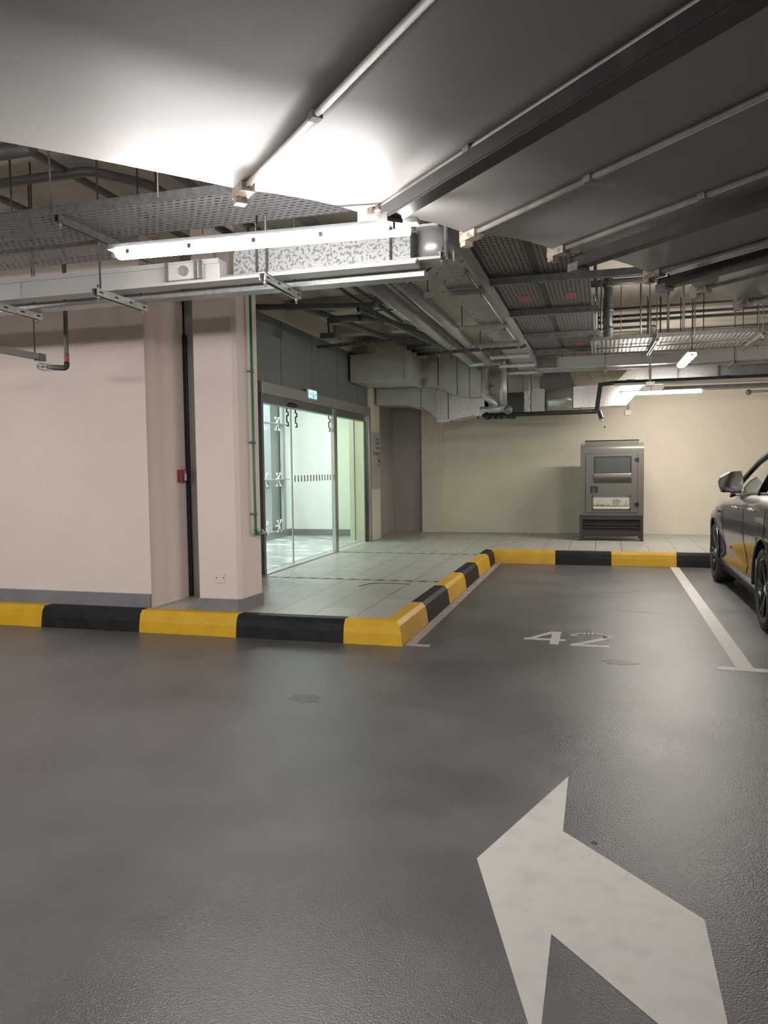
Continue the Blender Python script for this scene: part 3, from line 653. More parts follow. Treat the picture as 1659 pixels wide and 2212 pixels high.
MB().tube([(-2.51, 4.267, 2.743), (-2.51, 4.246, 2.743)], .03, 16).build('round_clamp', M['galv'], jb)
for x in (-2.638, -2.436, -2.402): MB().box((x, 4.25, 2.689), (x+.015, 4.267, 2.80)).build('strap', M['galv_dim'], jb)
for (x, l) in ((-3.95, 'left edge of the photo, end pointing at the wall'), (-3.074, 'under the trunking above the sprinkler pipe'), (-1.924, 'under the trunking left of the two silver pipes')):
    strut('strut', (x, 4.14, 2.655), (x, 4.687, 2.655), 'galvanised strut ' + l, 'galv')
    rod(x, 4.20, 2.645, 'hanger rod dropping to the near trunking'); rod(x, 4.64, 2.645, 'hanger rod behind the near trunking')
rod(-2.40, 4.45, 2.72, 'hanger rod beside the junction box')
# galvanised duct behind the lamp
dg = empty('air_duct', (-2.0, 5.5, 2.965), 'speckled galvanised rectangular duct right below the bright lamp', 'duct', 'air ducts')
MB().box((-2.268, 4.452, 2.731), (-1.105, 4.83, 2.97), .003).build('duct_body', M['galv_duct'], dg)
for x in (-2.10, -2.03, -1.226): MB().tube([(x, 4.44, 2.71), (x, 4.44, SL)], .007, 6).build('hanger_rod', M['rod'], dg)
MB().box((-2.285, 4.43, 2.714), (-1.09, 4.46, 2.731)).build('support_angle', M['trunk_edge'], dg)
vd = empty('round_duct_collar', (-1.17, 5.45, 2.96), 'rounded grey duct collar with flanges right of the galvanised duct', 'duct')
cyl = MB(); cyl.tube([(-.983, 4.60, 2.747), (-.983, 4.60, 2.93)], .11, 24); cyl.build('collar', M['steel_frame'], vd)
MB().box((-1.10, 4.452, 2.731), (-.925, 4.64, 2.747)).build('flange', M['trunk_edge'], vd); MB().box((-1.10, 4.452, 2.924), (-.94, 4.64, 2.938)).build('flange', M['trunk_edge'], vd)
# --- sprinkler pipe at left
sp = empty('sprinkler_drop', (-4.54, 5.7, 2.40), 'dark vertical drop pipe with red band and caged sprinkler head, left', 'pipe')
MB().tube(bend([(-4.53, 5.7, SL), (-4.545, 5.7, 2.42), (-4.60, 5.62, 2.42), (-4.66, 5.60, 2.42)], 5, .03), .019, 12).build('pipe', M['pipe_grey'], sp)
MB().tube([(-4.54, 5.7, 2.55), (-4.543, 5.7, 2.47)], .0205, 12).build('red_band', M['red_label'], sp)
MB().tube(bend([(-4.543, 5.7, 2.47), (-4.545, 5.7, 2.42), (-4.63, 5.62, 2.42)], 5, .03), .024, 12).build('elbow', M['pipe_black'], sp)
hdm = MB(); hdm.tube([(-4.63, 5.62, 2.42), (-4.70, 5.58, 2.425)], .010, 8); hdm.tube([(-4.70, 5.58, 2.425), (-4.704, 5.578, 2.425)], .024, 14); hdm.build('sprinkler_head', M['chrome'], sp)
cg = MB()
for k in range(6):
    a = 2*PI*k/6; q = [Vector((-4.63, 5.62, 2.42)), Vector((-4.66, 5.60, 2.42)) + Vector((.5*math.cos(a)*.07, math.cos(a)*.045, math.sin(a)*.035)), Vector((-4.72, 5.57, 2.425)) + Vector((0, math.cos(a)*.03, math.sin(a)*.03)), Vector((-4.74, 5.56, 2.425))]
    cg.tube(q, .0022, 5)
cg.build('wire_cage', M['rod'], sp)
cd = empty('suspended_conduit', (-4.14, 4.9, 2.37), 'grey suspended conduit with square end at the left edge', 'pipe')
MB().beam((-4.16, 3.2, 2.385), (-4.14, 4.92, 2.385), .045, .045).build('channel', M['pipe_grey'], cd)
MB().box((-4.165, 4.86, 2.355), (-4.115, 4.93, 2.41)).build('end_block', M['pipe_darkgrey'], cd)
MB().tube([(-4.14, 4.84, 2.35), (-4.14, 4.84, SL)], .0055, 6).build('hanger_rod', M['rod'], cd)
# --- narrow tray running away with crossbars
CX0, CX1, CZ3 = -1.29, -.985, 3.03
ct = empty('cable_tray', (-1.27, 8.6, CZ3), 'sparsely punched cable tray running away beside the silver pipes', 'cable tray', 'cable trays')
MB().box((CX0, 5.55, CZ3), (CX1, 13.2, CZ3+.003)).build('tray_floor', M['perf_few'], ct)
MB().box((CX0-.003, 5.55, CZ3), (CX0, 13.2, CZ3+.07)).build('side_rail', M['galv_dim'], ct)
MB().box((CX1, 5.2, CZ3), (CX1+.004, 13.2, CZ3+.13)).build('side_rail', M['galv_dim'], ct)
MB().tube([(CX1-.05, 5.9, CZ3-.012), (CX1-.045, 9.2, CZ3-.012)], .012, 8).build('side_conduit', M['galv'], ct)
yc = [6.52, 8.18, 9.45, 10.5, 11.45, 12.35]
cl_ = ['first crossbar under the receding tray, nearest the camera', 'second crossbar along the receding tray', 'third crossbar along the receding tray', 'fourth crossbar along the receding tray', 'fifth crossbar along the receding tray', 'last crossbar of the receding tray, above the grey pipes']
for y, l in zip(yc, cl_):
    strut('strut', (-1.50, y, 3.015), (-.97, y, 3.015), l, 'galv_bright', slots=False)
    rod(-1.47, y, 3.0, 'hanger rod on the pipe side of the receding tray'); rod(-1.05, y, 3.0, 'hanger rod on the duct side of the receding tray')
strut('strut', (-.907, 4.477, 2.777), (-1.26, 5.015, 2.777), 'slanted galvanised strut at the head of the receding tray', 'galv_bright', w=.048)
tag(MB().tube([(-.899, 4.486, 2.743), (-.899, 4.486, SL)], .010, 8).build('hanger_post', M['galv']), 'thick light post at the head of the receding tray', 'rod')
# --- two silver pipes
SPZ = 3.13
for x, y1, l in ((-1.97, 11.6, 'left of two silver insulated pipes running to the back'), (-1.70, 11.9, 'right of two silver insulated pipes running to the back')):
    r = empty('insulated_pipe', (x, 8.5, SPZ), l, 'pipe', 'two silver insulated pipes')
    MB().tube([(x, 5.8, SPZ), (x, y1, SPZ)], .068, 20).build('pipe', M['pipe_silver'], r)
    for y in (9.9, 10.9): MB().tube([(x, y, SPZ), (x, y+.03, SPZ)], .071, 20).build('band', M['foil'], r)
pd = [('grey header pipe joining the two silver pipes', [(-2.0, 11.75, 3.10), (-1.42, 11.75, 3.12)], .055),
      ('grey vertical pipe dropping left of the pair by the back ducts', [(-1.80, 11.95, 3.12), (-1.80, 11.95, 2.62), (-1.52, 11.95, 2.40)], .052),
      ('grey vertical pipe dropping right of the pair by the back ducts', [(-1.50, 11.9, 3.12), (-1.50, 11.9, 2.40)], .058),
      ('short grey horizontal pipe at the bottom of the pair', [(-1.86, 11.9, 2.40), (-1.46, 11.9, 2.40)], .045)]
for l, p, r_ in pd:
    r = empty('service_pipe', p[0], l, 'pipe', 'grey pipes beside the back ducts')
    MB().tube(bend(p, 5, .05) if len(p) > 2 else p, r_, 16).build('pipe', M['pipe_silver'], r)
    MB().tube([Vector(p[-1])-(Vector(p[-1])-Vector(p[-2])).normalized()*.05, p[-1]], r_*1.22, 16).build('coupling', M['pipe_silver'], r)
vl = MB(); vl.tube([(-1.68, 11.86, 2.66), (-1.68, 11.86, 2.78)], .035, 12); vl.tube([(-1.68, 11.86, 2.78), (-1.72, 11.83, 2.95)], .01, 6); vl.ball((-1.42, 11.86, 2.38), .07)
tag(vl.build('valve', M['pipe_grey']), 'grey valve between the two vertical pipes', 'valve')
# --- ducts at the back
def duct(name, parts, label, group='air ducts'):
    r = empty(name, parts[0][1], label, 'duct', group)
    for nm, a, b, mt in parts: MB().box(a, b, .006).build(nm, M[mt], r)
    return r
bx_ = duct('air_duct', [('duct_body', (-4.03, 12.0, 2.93), (-3.10, 13.0, 3.38), 'duct_grey'), ('flange', (-3.10, 11.985, 2.90), (-3.02, 13.0, 3.39), 'duct_grey')], 'square grey duct box over the right end of the glass door')
dd = empty('air_duct', (-3.4, 13.6, 2.6), 'grey jointed duct run stepping down at the back left of the far wall', 'duct', 'air ducts')
def loft(secs, name, mat, parent):
    mb = MB(); rows = []
    for (x, z0, z1, y0, y1) in secs: rows.append([(x, y0, z0), (x, y1, z0), (x, y1, z1), (x, y0, z1)])
    mb.grid(rows, smooth=False, close=True); mb.face(rows[0]); mb.face(rows[-1][::-1]); return mb.build(name, M[mat], parent)
loft([(-4.0, 2.66, 3.06, 13.4, 13.95), (-3.36, 2.64, 3.05, 13.4, 13.95)], 'duct_body', 'duct_grey', dd)
loft([(-3.35, 2.60, 3.06, 13.36, 13.97), (-3.16, 2.59, 3.05, 13.36, 13.97)], 'joint_sleeve', 'duct_grey', dd)
loft([(-3.15, 2.60, 3.04, 13.36, 13.97), (-3.02, 2.52, 3.00, 13.36, 13.97), (-2.86, 2.38, 2.88, 13.36, 13.97)], 'angled_section', 'duct_grey', dd)
loft([(-2.855, 2.32, 2.89, 13.33, 13.97), (-2.66, 2.32, 2.88, 13.33, 13.97)], 'joint_sleeve', 'duct_shiny', dd)
loft([(-2.855, 2.315, 2.36, 13.325, 13.5), (-2.64, 2.315, 2.36, 13.325, 13.5)], 'foil_tape', 'foil', dd)
loft([(-2.65, 2.34, 2.84, 13.36, 13.97), (-2.3, 2.40, 2.78, 13.36, 13.97), (-2.18, 2.42, 2.80, 13.36, 13.97)], 'duct_body', 'duct_shiny', dd)
loft([(-2.17, 2.40, 2.83, 13.3, 13.97), (-1.93, 2.40, 2.83, 13.3, 13.97)], 'end_sleeve', 'duct_shiny', dd)
loft([(-2.0, 2.42, 2.80, 13.3, 13.5), (-1.92, 2.42, 2.80, 13.3, 13.5)], 'foil_tape', 'foil', dd)
ud = empty('air_duct', (-2.8, 13.0, 2.9), 'upper grey duct with a curved elbow above the stepping run', 'duct', 'air ducts')
loft([(-3.40, 3.06, 3.38, 12.9, 13.3), (-2.93, 3.06, 3.38, 12.9, 13.3)], 'duct_body', 'duct_grey', ud)
loft([(-2.92, 2.90, 3.44, 12.86, 13.3), (-2.74, 2.90, 3.44, 12.86, 13.3)], 'joint_sleeve', 'duct_shiny', ud)
loft([(-2.73, 2.88, 3.42, 12.9, 13.3), (-2.60, 2.80, 3.40, 12.9, 13.3), (-2.35, 2.72, 3.30, 12.9, 13.3), (-2.2, 2.70, 3.22, 12.9, 13.3)], 'curved_elbow', 'duct_grey', ud)
loft([(-2.19, 2.70, 3.20, 12.9, 13.3), (-2.0, 2.70, 3.18, 12.9, 13.3)], 'duct_body', 'duct_grey', ud)
mb = empty('air_duct', (-1.4, 13.9, 2.85), 'large grey drum-ended duct high behind the crossing pipes', 'duct', 'air ducts')
rows = []
for x in (-2.0, -1.10): rows.append([(x, 13.9, 2.83), (x, 14.6, 2.83), (x, 14.6, 3.40), (x, 13.9, 3.40)])
m2 = MB(); m2.grid(rows, False, True); m2.face(rows[0]); m2.face(rows[1]); m2.build('duct_body', M['duct_grey'], mb)
q = [(-1.10, 13.9, 2.83)]
for k in range(9): a = PI/2*k/8; q.append((-1.10+.62*math.cos(a)*1.0, 13.9, 2.83+.57*math.sin(a)))
MB().prism(q, (0, .7, 0)).build('rounded_end', M['duct_purple'], mb)
MB().box((-1.30, 13.88, 2.82), (-1.24, 14.6, 3.41)).build('joint_sleeve', M['duct_shiny'], mb)
ld = empty('air_duct', (-.5, 13.6, 2.5), 'shiny galvanised duct running right to the slanted piece by the far lamp', 'duct', 'air ducts')
loft([(-1.75, 2.43, 2.80, 13.5, 13.9), (-1.34, 2.43, 2.80, 13.5, 13.9)], 'dark_section', 'kiosk_recess', ld)
loft([(-1.33, 2.42, 2.82, 13.45, 13.9), (-1.22, 2.42, 2.82, 13.45, 13.9)], 'foil_tape', 'foil', ld)
loft([(-1.21, 2.42, 2.86, 13.48, 13.9), (-.98, 2.43, 2.84, 13.48, 13.9)], 'joint_sleeve', 'duct_grey', ld)
rows = []
for k in range(8):
    t_ = k/7; x = -.97+.47*t_; y = 13.5-.18*math.sin(PI*t_*.5); rows.append([(x, y, 2.46+.02*t_), (x, 13.95, 2.46+.02*t_), (x, 13.95, 2.80+.02*t_), (x, y, 2.80+.02*t_)])
m2 = MB(); m2.grid(rows, True, True); m2.face(rows[0]); m2.face(rows[-1]); m2.build('curved_body', M['duct_shiny'], ld)
loft([(-.495, 2.48, 2.84, 13.3, 13.9), (.18, 2.50, 2.86, 13.3, 13.9)], 'duct_body', 'duct_shiny', ld)
MB().prism([(.18, 13.3, 2.50), (.36, 13.3, 2.50), (.70, 13.3, 2.90), (.70, 13.3, 3.20), (.50, 13.3, 3.20), (.18, 13.3, 2.86)], (0, .6, 0)).build('slanted_section', M['duct_shiny'], ld)
rd = empty('air_duct', (2.0, 13.4, 2.85), 'large dull grey rectangular duct behind the two far lamps', 'duct', 'air ducts')
MB().box((.70, 13.25, 2.86), (5.5, 13.9, 3.20), .005).build('duct_body', M['duct_purple'], rd)
for x in (1.15, 1.75, 2.55): MB().box((x, 13.235, 2.86), (x+.02, 13.25, 3.2)).build('seam', M['kiosk'], rd)
# slabs of small brackets / struts under ducts
strut('strut', (-2.1, 13.2, 2.385), (-1.85, 13.6, 2.385), 'short dark strut under the end of the stepping duct', 'galv_dim', slots=False)
strut('strut', (-.95, 13.6, 2.445), (-.35, 13.6, 2.455), 'dark strut under the shiny duct, above the far wall', 'galv_dim', slots=False)
# --- black pipes
bp_ = empty('drain_pipe', (-.08, 12.6, 2.3), 'black insulated pipe with an elbow, crossing before the far wall', 'pipe', 'black pipes')
MB().tube(bend([(-1.95, 12.7, 2.36), (-.10, 12.7, 2.37)], 2), .035, 14).build('pipe', M['pipe_black'], bp_)
MB().tube(bend([(-.14, 12.7, 2.37), (-.07, 12.7, 2.37), (-.04, 12.66, 2.28), (-.03, 12.65, 2.24)], 4, .02), .036, 14).build('spout', M['pipe_darkgrey'], bp_)
MB().tube([(-.03, 12.65, 2.245), (-.03, 12.65, 2.21)], .022, 12).build('nozzle', M['white'], bp_)
MB().beam((-.11, 12.7, 2.36), (-.05, 12.7, 2.80), .07, .07).beam((-.085, 12.7, 2.79), (.16, 12.7, 2.81), .075, .06).build('riser', M['pipe_black'], bp_)
MB().tube([(.1, 12.7, 2.81), (4.5, 12.7, 2.82)], .035, 14).build('pipe', M['pipe_black'], bp_)
for x in (.35, 1.75): MB().tube([(x, 12.7, 2.81), (x+.12, 12.7, 2.81)], .045, 14).build('coupling', M['pipe_black'], bp_)
mb = MB()
for k in range(5): mb.box((-1.9+.1*k, 12.66, 2.29+.01*(k%2)), (-1.84+.1*k, 12.74, 2.34))
mb.tube([(-1.9, 12.75, 2.33), (-1.4, 12.75, 2.33)], .03, 8); mb.build('torn_insulation', M['black'], bp_)
st = empty('standing_pipe', (.05, 9.5, 3.0), 'dark grey vertical soil pipe with collars at upper right centre', 'pipe', 'black pipes')
MB().tube([(.05, 9.5, 3.02), (.05, 9.5, SL)], .050, 18).build('pipe', M['pipe_darkgrey'], st)
for z_ in (3.10, 3.32, 3.60): MB().tube([(.05, 9.5, z_), (.05, 9.5, z_+.035)], .062, 18).build('collar', M['pipe_darkgrey'], st)
MB().tube([(-.45, 9.5, 3.66), (.6, 9.5, 3.66)], .04, 14).build('branch', M['pipe_darkgrey'], st)
# --- twin punched trays with red stickers
TZ = 3.2
for (x0, x1, l) in ((-1.0, -.60, 'left punched metal tray of the twin pair, with a red sticker'), (-.53, -.13, 'right punched metal tray of the twin pair, with red stickers')):
    r = tray('cable_tray', x0, x1, 5.2, 11.9, TZ, 'perf_lid', l, axis='y')
    for y in ((7.75, 10.9) if x0 > -.9 else (7.75,)):
        MB().box((x0+.16, y, TZ-.003), (x0+.27, y+.28, TZ-.001)).build('red_sticker', M['red_label'], r)
for x0, nm in ((-1.0, 'left'), (-.53, 'right')):
    cb = MB()
    for k in range(7): cb.tube([(x0+.035+.055*k, 5.25, TZ+.030), (x0+.035+.055*k+.01, 8.5, TZ+.032), (x0+.035+.055*k, 11.85, TZ+.030)], .027, 8)
    tag(cb.build('added_dark_cables', M['black_rubber']), 'added black cables darkening the holes of the ' + nm + ' punched tray of the twin pair', 'cable')  # cables added above the trays so the holes look dark
MB().box((-.60, 5.2, TZ+.004), (-.53, 11.9, TZ+.008)).build('joining_strip', M['steel_dark'], bpy.data.objects['cable_tray.003'])
for y, l in ((6.95, 'nearest thick cross beam under the twin punched trays'), (8.45, 'second cross beam under the twin punched trays'), (9.95, 'third cross beam under the twin punched trays'), (11.35, 'last cross beam under the twin punched trays')):
    r = empty('cross_beam', (-.55, y, TZ-.05), l, 'beam', 'cross beams under the twin trays')
    x1 = .45 if y < 7 else -.05
    MB().box((-1.10, y-.03, TZ-.07), (x1, y+.03, TZ-.01)).build('channel', M['steel_grey'], r)
    for x in (-1.05, -.565, -.08): MB().tube([(x, y, TZ-.09), (x, y, SL)], .008, 6).build('hanger_rod', M['rod'], r)
for x, y, l in ((-1.08, 7.8, 'dark hanger by the left edge of the twin trays'), (-1.1, 6.4, 'dark hanger near the rusty bracket'), (-1.12, 8.9, 'dark hanger left of the twin trays, farther'), (-.03, 9.2, 'dark hanger at the right edge of the twin trays'), (.0, 10.6, 'dark hanger at the far right corner of the twin trays')):
    rod(x, y, 3.05, l, r=.010)
tag(MB().tube(bend([(-.10, 8.3, 3.27), (-.08, 8.6, 3.22), (-.10, 11.2, 3.20), (-.05, 11.3, 3.1), (.1, 11.0, 3.08)], 4, .05), .011, 8).build('white_cable', M['trunk_edge']), 'thin white cable along the right edge of the twin trays', 'cable')
# --- far slotted tray and trunking across
r = tray('cable_tray', -.16, 6.5, 9.95, 11.05, 3.06, 'perf_slot', 'wide slotted cable tray crossing above the far lamps')
MB().tube([(-.1, 10.5, 3.04), (6.5, 10.5, 3.04)], .007, 6).build('stiffener', M['galv_dim'], r)
for (x, l) in ((.60, 'galvanised strut under the slotted tray left of the hanging lamp'), (1.78, 'galvanised strut under the slotted tray at the right edge')):
    strut('strut', (x+.02, 9.85, 3.04), (x-.02, 11.05, 3.04), l, 'galv')
    rod(x+.02, 9.9, 3.02, 'hanger rod of the slotted tray'); rod(x-.02, 11.02, 3.02, 'far hanger rod of the slotted tray')
trunking('trunking', -1.02, 6.5, 12.05, 3.0, .17, .14, 'long light grey trunking crossing above the far lamps')
for (x, l) in ((.02, 'short strut under the far trunking left of the black riser'), (1.80, 'short strut under the far trunking at the right edge')):
    strut('strut', (x, 11.9, 2.98), (x, 12.45, 2.98), l, 'galv')
    rod(x, 11.95, 2.95, 'hanger rod of the far trunking')
fb = empty('junction_box', (-.88, 12.03, 3.02), 'small grey box with a round cover at the left end of the far trunking', 'box')
MB().box((-1.02, 12.0, 3.02), (-.74, 12.05, 3.20), .005).build('box_body', M['galv_dim'], fb)
MB().tube([(-.90, 12.0, 3.11), (-.90, 11.985, 3.11)], .055, 18).build('round_cover', M['steel_grey'], fb)
MB().box((-.70, 11.99, 3.0), (-.66, 12.05, 3.20)).build('strap', M['galv'], fb)
# low bright channel and tray behind the far lamp
tag(MB().box((.15, 12.05, 2.70), (5.0, 12.12, 2.735)).build('bright_channel', M['trunk_edge']), 'bright metal channel just above the far crossing lamp', 'channel')
tray('cable_tray', .9, 5.0, 12.6, 12.9, 2.66, 'perf_tray', 'narrow perforated tray right of the far crossing lamp')
jf = empty('junction_box', (.63, 11.6, 2.62), 'small junction box on the rod above the far crossing lamp', 'box')
MB().box((.57, 11.5, 2.625), (.70, 11.62, 2.69), .006).build('box_body', M['galv'], jf)
MB().tube([(.635, 11.56, 2.69), (.635, 11.56, SL)], .014, 10).build('pole', M['trunk'], jf)
# wires and rods from the slab at right
xs = [(.20, 9.8), (.46, 10.6), (.42, 9.6), (.52, 9.6), (.55, 10.7), (.72, 10.8), (.98, 10.9), (1.05, 9.9), (1.25, 10.8), (1.18, 11.4), (1.75, 9.9), (1.9, 9.8), (2.02, 9.8), (2.0, 11.4), (-.25, 12.9), (-.2, 13.0), (-.45, 12.8), (-.65, 12.9), (.02, 13.1), (-1.55, 12.9), (-1.3, 12.9), (-1.15, 12.8), (-2.35, 12.6), (-2.55, 13.1)]
for i, (x, y) in enumerate(xs):
    rod(x, y, {9.8: 3.05, 9.9: 3.05, 9.6: 3.06}.get(y, 2.88 if y > 12 and x > -.7 else 3.05 if x > 0 else 2.72), 'thin dark hanger rod from the slab at the upper right' if x > 0 else 'thin dark hanger rod before the back ducts', r=random.choice([.005, .007, .010]))
for nm, x, y in (('brown', .93, 10.0), ('brown', .77, 10.2)):
    tag(MB().tube([(x, y, 3.06), (x, y, SL)], .016, 10).build('drop_pipe', M['pipe_grey']), 'brown-grey vertical drop pipe ' + ('right' if x > .9 else 'left') + ' of two above the slotted tray', 'pipe')
for (y, z_, x0, x1, rr_, l) in ((10.95, 3.63, -.1, 6, .016, 'thin pipe under the slab, nearest, behind the cream brackets'), (11.45, 3.62, -.1, 6, .020, 'second pipe under the slab behind the cream brackets'), (11.75, 3.60, -.1, 6, .024, 'third pipe under the slab behind the cream brackets'), (13.35, 3.55, -.1, 6, .045, 'thick pipe high along the far wall'), (12.9, 3.62, 1.2, 6, .016, 'thin conduit before the thick far pipe')):
    pipe('slab_pipe', [(x0, y, z_), (x1, y, z_)], rr_, 'pipe_grey', l)
pipe('slab_pipe', [(-.1, 12.3, 3.60), (.75, 12.3, 3.60), (.75, 13.3, 3.60)], .022, 'pipe_grey', 'bent pipe right of the standing pipe under the slab')
# --- small pipes, left soffit
for (x, l) in ((-2.68, 'left of two small dark pipes under the soffit by the lamp'), (-2.52, 'right of two small dark pipes under the soffit by the lamp')):
    pipe('soffit_pipe', [(x, 5.6, 3.40), (x, 9.6, 3.40)], .025, 'pipe_grey', l)
pipe('soffit_pipe', [(-3.35, 7.2, 3.42), (-2.85, 7.2, 3.42), (-2.85, 5.8, 3.42)], .028, 'pipe_grey', 'bent grey pipe below the trunking')
pipe('soffit_pipe', [(-3.95, 8.0, 3.36), (-2.42, 8.15, 3.30), (-2.38, 8.15, 3.55)], .035, 'pipe_grey', 'dark grey pipe crossing the soffit with an upturned end')
pipe('soffit_pipe', [(-2.62, 8.4, 3.32), (-2.02, 11.6, 3.16), (-2.0, 13.4, 3.16)], .035, 'pipe_grey', 'dark sloping pipe beside the left silver pipe')
pipe('soffit_pipe', [(-3.6, 8.6, 3.50), (-3.1, 12.0, 3.50)], .045, 'pipe_grey', 'dark pipe running back over the entrance')
pipe('soffit_pipe', [(-2.35, 5.6, 3.55), (-2.35, 12.8, 3.55)], .05, 'pipe_grey', 'thick dark pipe above the left silver pipe')
for y in (12.2, 12.5, 12.9): pipe('soffit_pipe', [(-3.1, y, 3.48), (-2.2, y, 3.48)], .045, 'pipe_grey', 'dark stacked pipe above the duct box ' + {12.2: 'nearest', 12.5: 'middle', 12.9: 'farthest'}[y])
for a, b, l in (((-3.95, 10.3, 3.27), (-2.1, 10.0, 3.27), 'long slotted strut crossing over the entrance, left part'), ((-2.15, 10.02, 3.05), (-.95, 9.85, 3.05), 'slotted strut crossing below the two silver pipes'), ((-2.55, 7.9, 3.25), (-2.1, 10.0, 3.2), 'slotted strut running back beside the silver pipes')):
    strut('strut', a, b, l, 'galv_dim')
vv = empty('sprinkler_valve', (-2.9, 9.2, 3.4), 'grey sprinkler valve assembly with a red tag under the soffit', 'valve')
mb = MB(); mb.tube([(-3.35, 9.2, 3.40), (-2.95, 9.2, 3.40)], .045, 12); mb.tube([(-2.95, 9.2, 3.40), (-2.7, 9.35, 3.38)], .055, 12); mb.tube([(-2.7, 9.35, 3.38), (-2.45, 10.0, 3.36)], .04, 12); mb.build('valve_body', M['pipe_grey'], vv)
MB().tube([(-3.38, 9.2, 3.42), (-3.38, 9.25, 3.22)], .012, 8).box((-3.45, 9.1, 3.15), (-3.25, 9.35, 3.22)).build('switch_box', M['pipe_darkgrey'], vv)
MB().tube([(-2.95, 9.1, 3.45), (-2.3, 9.1, 3.45)], .010, 6).build('lever', M['pipe_grey'], vv)
MB().prism([(-2.32, 9.2, 3.44), (-2.20, 9.2, 3.44), (-2.22, 9.2, 3.34), (-2.27, 9.2, 3.30)], (0, .004, 0)).build('red_tag', M['red_label'], vv)
for x0, x1, y0, y1 in ((-4.0, -3.0, 7.4, 7.9), (-4.0, -2.2, 9.35, 9.6), (-4.0, -2.2, 11.2, 11.45)):
    struct('trim_6', MB().box((x0, y0, 3.58), (x1, y1, SL)), M['wall_grey'])
# far wall socket
ss = empty('wall_socket', (.44, 15.19, 2.5), 'small white switch box with a conduit on the far wall', 'socket')
MB().box((.385, 15.15, 2.45), (.50, 15.2, 2.55), .006).build('box_body', M['white'], ss)
MB().tube([(.43, 15.18, 2.55), (.43, 15.18, 2.95)], .008, 8).build('conduit', M['trunk'], ss); MB().tube([(.46, 15.18, 2.55), (.46, 15.18, 2.95)], .008, 8).build('conduit', M['trunk'], ss)
sk = empty('pipe_bracket', (2.5, 14.4, 2.7), 'small round pipe end at the right edge by the far wall', 'pipe')
MB().tube([(2.42, 14.4, 2.74), (3.4, 14.4, 2.74)], .018, 10).build('pipe', M['pipe_grey'], sk); MB().ball((2.40, 14.4, 2.73), .055, (.9, .6, .9)).build('end_cap', M['pipe_grey'], sk)

# ================================================================== CABINET
KX0, KX1, KY0, KY1 = -.385, .665, 13.68, 14.35
kb = empty('equipment_cabinet', (.14, 14.0, PZ), 'grey metal equipment cabinet on a dark slatted stand by the far wall', 'cabinet')
rad = .09; pr = [(KX0, KY0+rad, .64)]
prof = [(KY0, .64), (KY1, .64), (KY1, 1.86), (KY0+rad, 1.86)] + [(KY0+rad-rad*math.sin(a), 1.86-rad+rad*math.cos(a)) for a in [PI/2*k/6 for k in range(1, 7)]]
mb = MB(); a_ = [mb.bm.verts.new((KX0, y, z)) for y, z in prof]; b_ = [mb.bm.verts.new((KX1, y, z)) for y, z in prof]
mb.bm.faces.new(a_); mb.bm.faces.new(b_[::-1])
for i in range(len(prof)):
    f = mb.bm.faces.new((a_[i], a_[(i+1)%len(prof)], b_[(i+1)%len(prof)], b_[i])); 
mb.build('casing', M['kiosk'], kb)
MB().box((KX0+.07, KY0+.25, 1.86), (KX1-.07, KY0+.28, 1.945)).box((KX0+.07, KY0+.25, 1.93), (KX1-.07, KY1, 1.945)).build('rear_hood', M['kiosk'], kb)
dr_ = MB(); D0, D1 = KX0+.09, KX1-.105
dr_.box((D0, KY0-.008, .685), (D1, KY0, 1.70), .003); door = dr_.build('door', M['kiosk'], kb)
gp_ = MB(); 
for (a, b) in (((D0-.006, .68), (D0-.002, 1.705)), ((D1+.002, .68), (D1+.006, 1.705)), ((D0-.006, .678), (D1+.006, .682)), ((D0-.006, 1.703), (D1+.006, 1.707))): gp_.box((a[0], KY0-.003, a[1]), (b[0], KY0-.0005, b[1]))
gp_.build('door_gap', M['black'], kb)
wi = MB(); wi.box((D0+.135, KY0-.012, 1.20), (D1-.095, KY0-.007, 1.66), .001); win = wi.build('display_window', M['kiosk_recess'], door)
MB().box((D0+.165, KY0-.016, 1.38), (D1-.125, KY0-.011, 1.635)).build('screen', base_mat('dark_grey_screen', (.055, .058, .056), .3), win)
mb = MB(); mb.grid([[(D0+.14, KY0-.013-.02*math.sin(PI*t/8), 1.25+.118*t/8) for t in range(9)], [(D1-.10, KY0-.013-.02*math.sin(PI*t/8), 1.25+.118*t/8) for t in range(9)]]); mb.build('flap', M['kiosk'], win)
MB().box((D0+.075, KY0-.013, 1.03), (D0+.205, KY0-.008, 1.145), .002).build('lock_plate', M['kiosk_recess'], door)
mb = MB(); 
for (a, b) in (((.108, 1.028), (.118, 1.10)), ((.138, 1.028), (.148, 1.10)), ((.108, 1.028), (.148, 1.038)), ((.108, 1.09), (.148, 1.10))): mb.box((D0+a[0], KY0-.024, a[1]), (D0+b[0], KY0-.013, b[1]))
mb.build('handle', M['chrome'], door)
for z_ in (1.57, .80):
    MB().box((KX1-.145, KY0-.02, z_), (KX1-.08, KY0-.0005, z_+.06), .003).build('hinge', M['black'], kb)
fr = MB(); L0, L1, Z0, Z1 = D0+.11, D1-.11, .735, .98
for (a, b) in (((L0, Z0), (L1, Z0+.02)), ((L0, Z1-.02), (L1, Z1)), ((L0, Z0), (L0+.02, Z1)), ((L1-.02, Z0), (L1, Z1))): fr.box((a[0], KY0-.018, a[1]), (b[0], KY0-.008, b[1]))
fr.build('label_frame', M['kiosk'], door)
pn = MB().box((L0+.02, KY0-.011, Z0+.02), (L1-.02, KY0-.0085, Z1-.02)).build('printed_panel', base_mat('pale_printed_panel', (.43, .41, .35), .4), door)
MB().box((L0+.02, KY0-.0125, Z0+.02), (L1-.02, KY0-.011, Z0+.055)).build('white_strip', base_mat('white_print', (.62, .60, .58), .5), pn)
gr = MB()
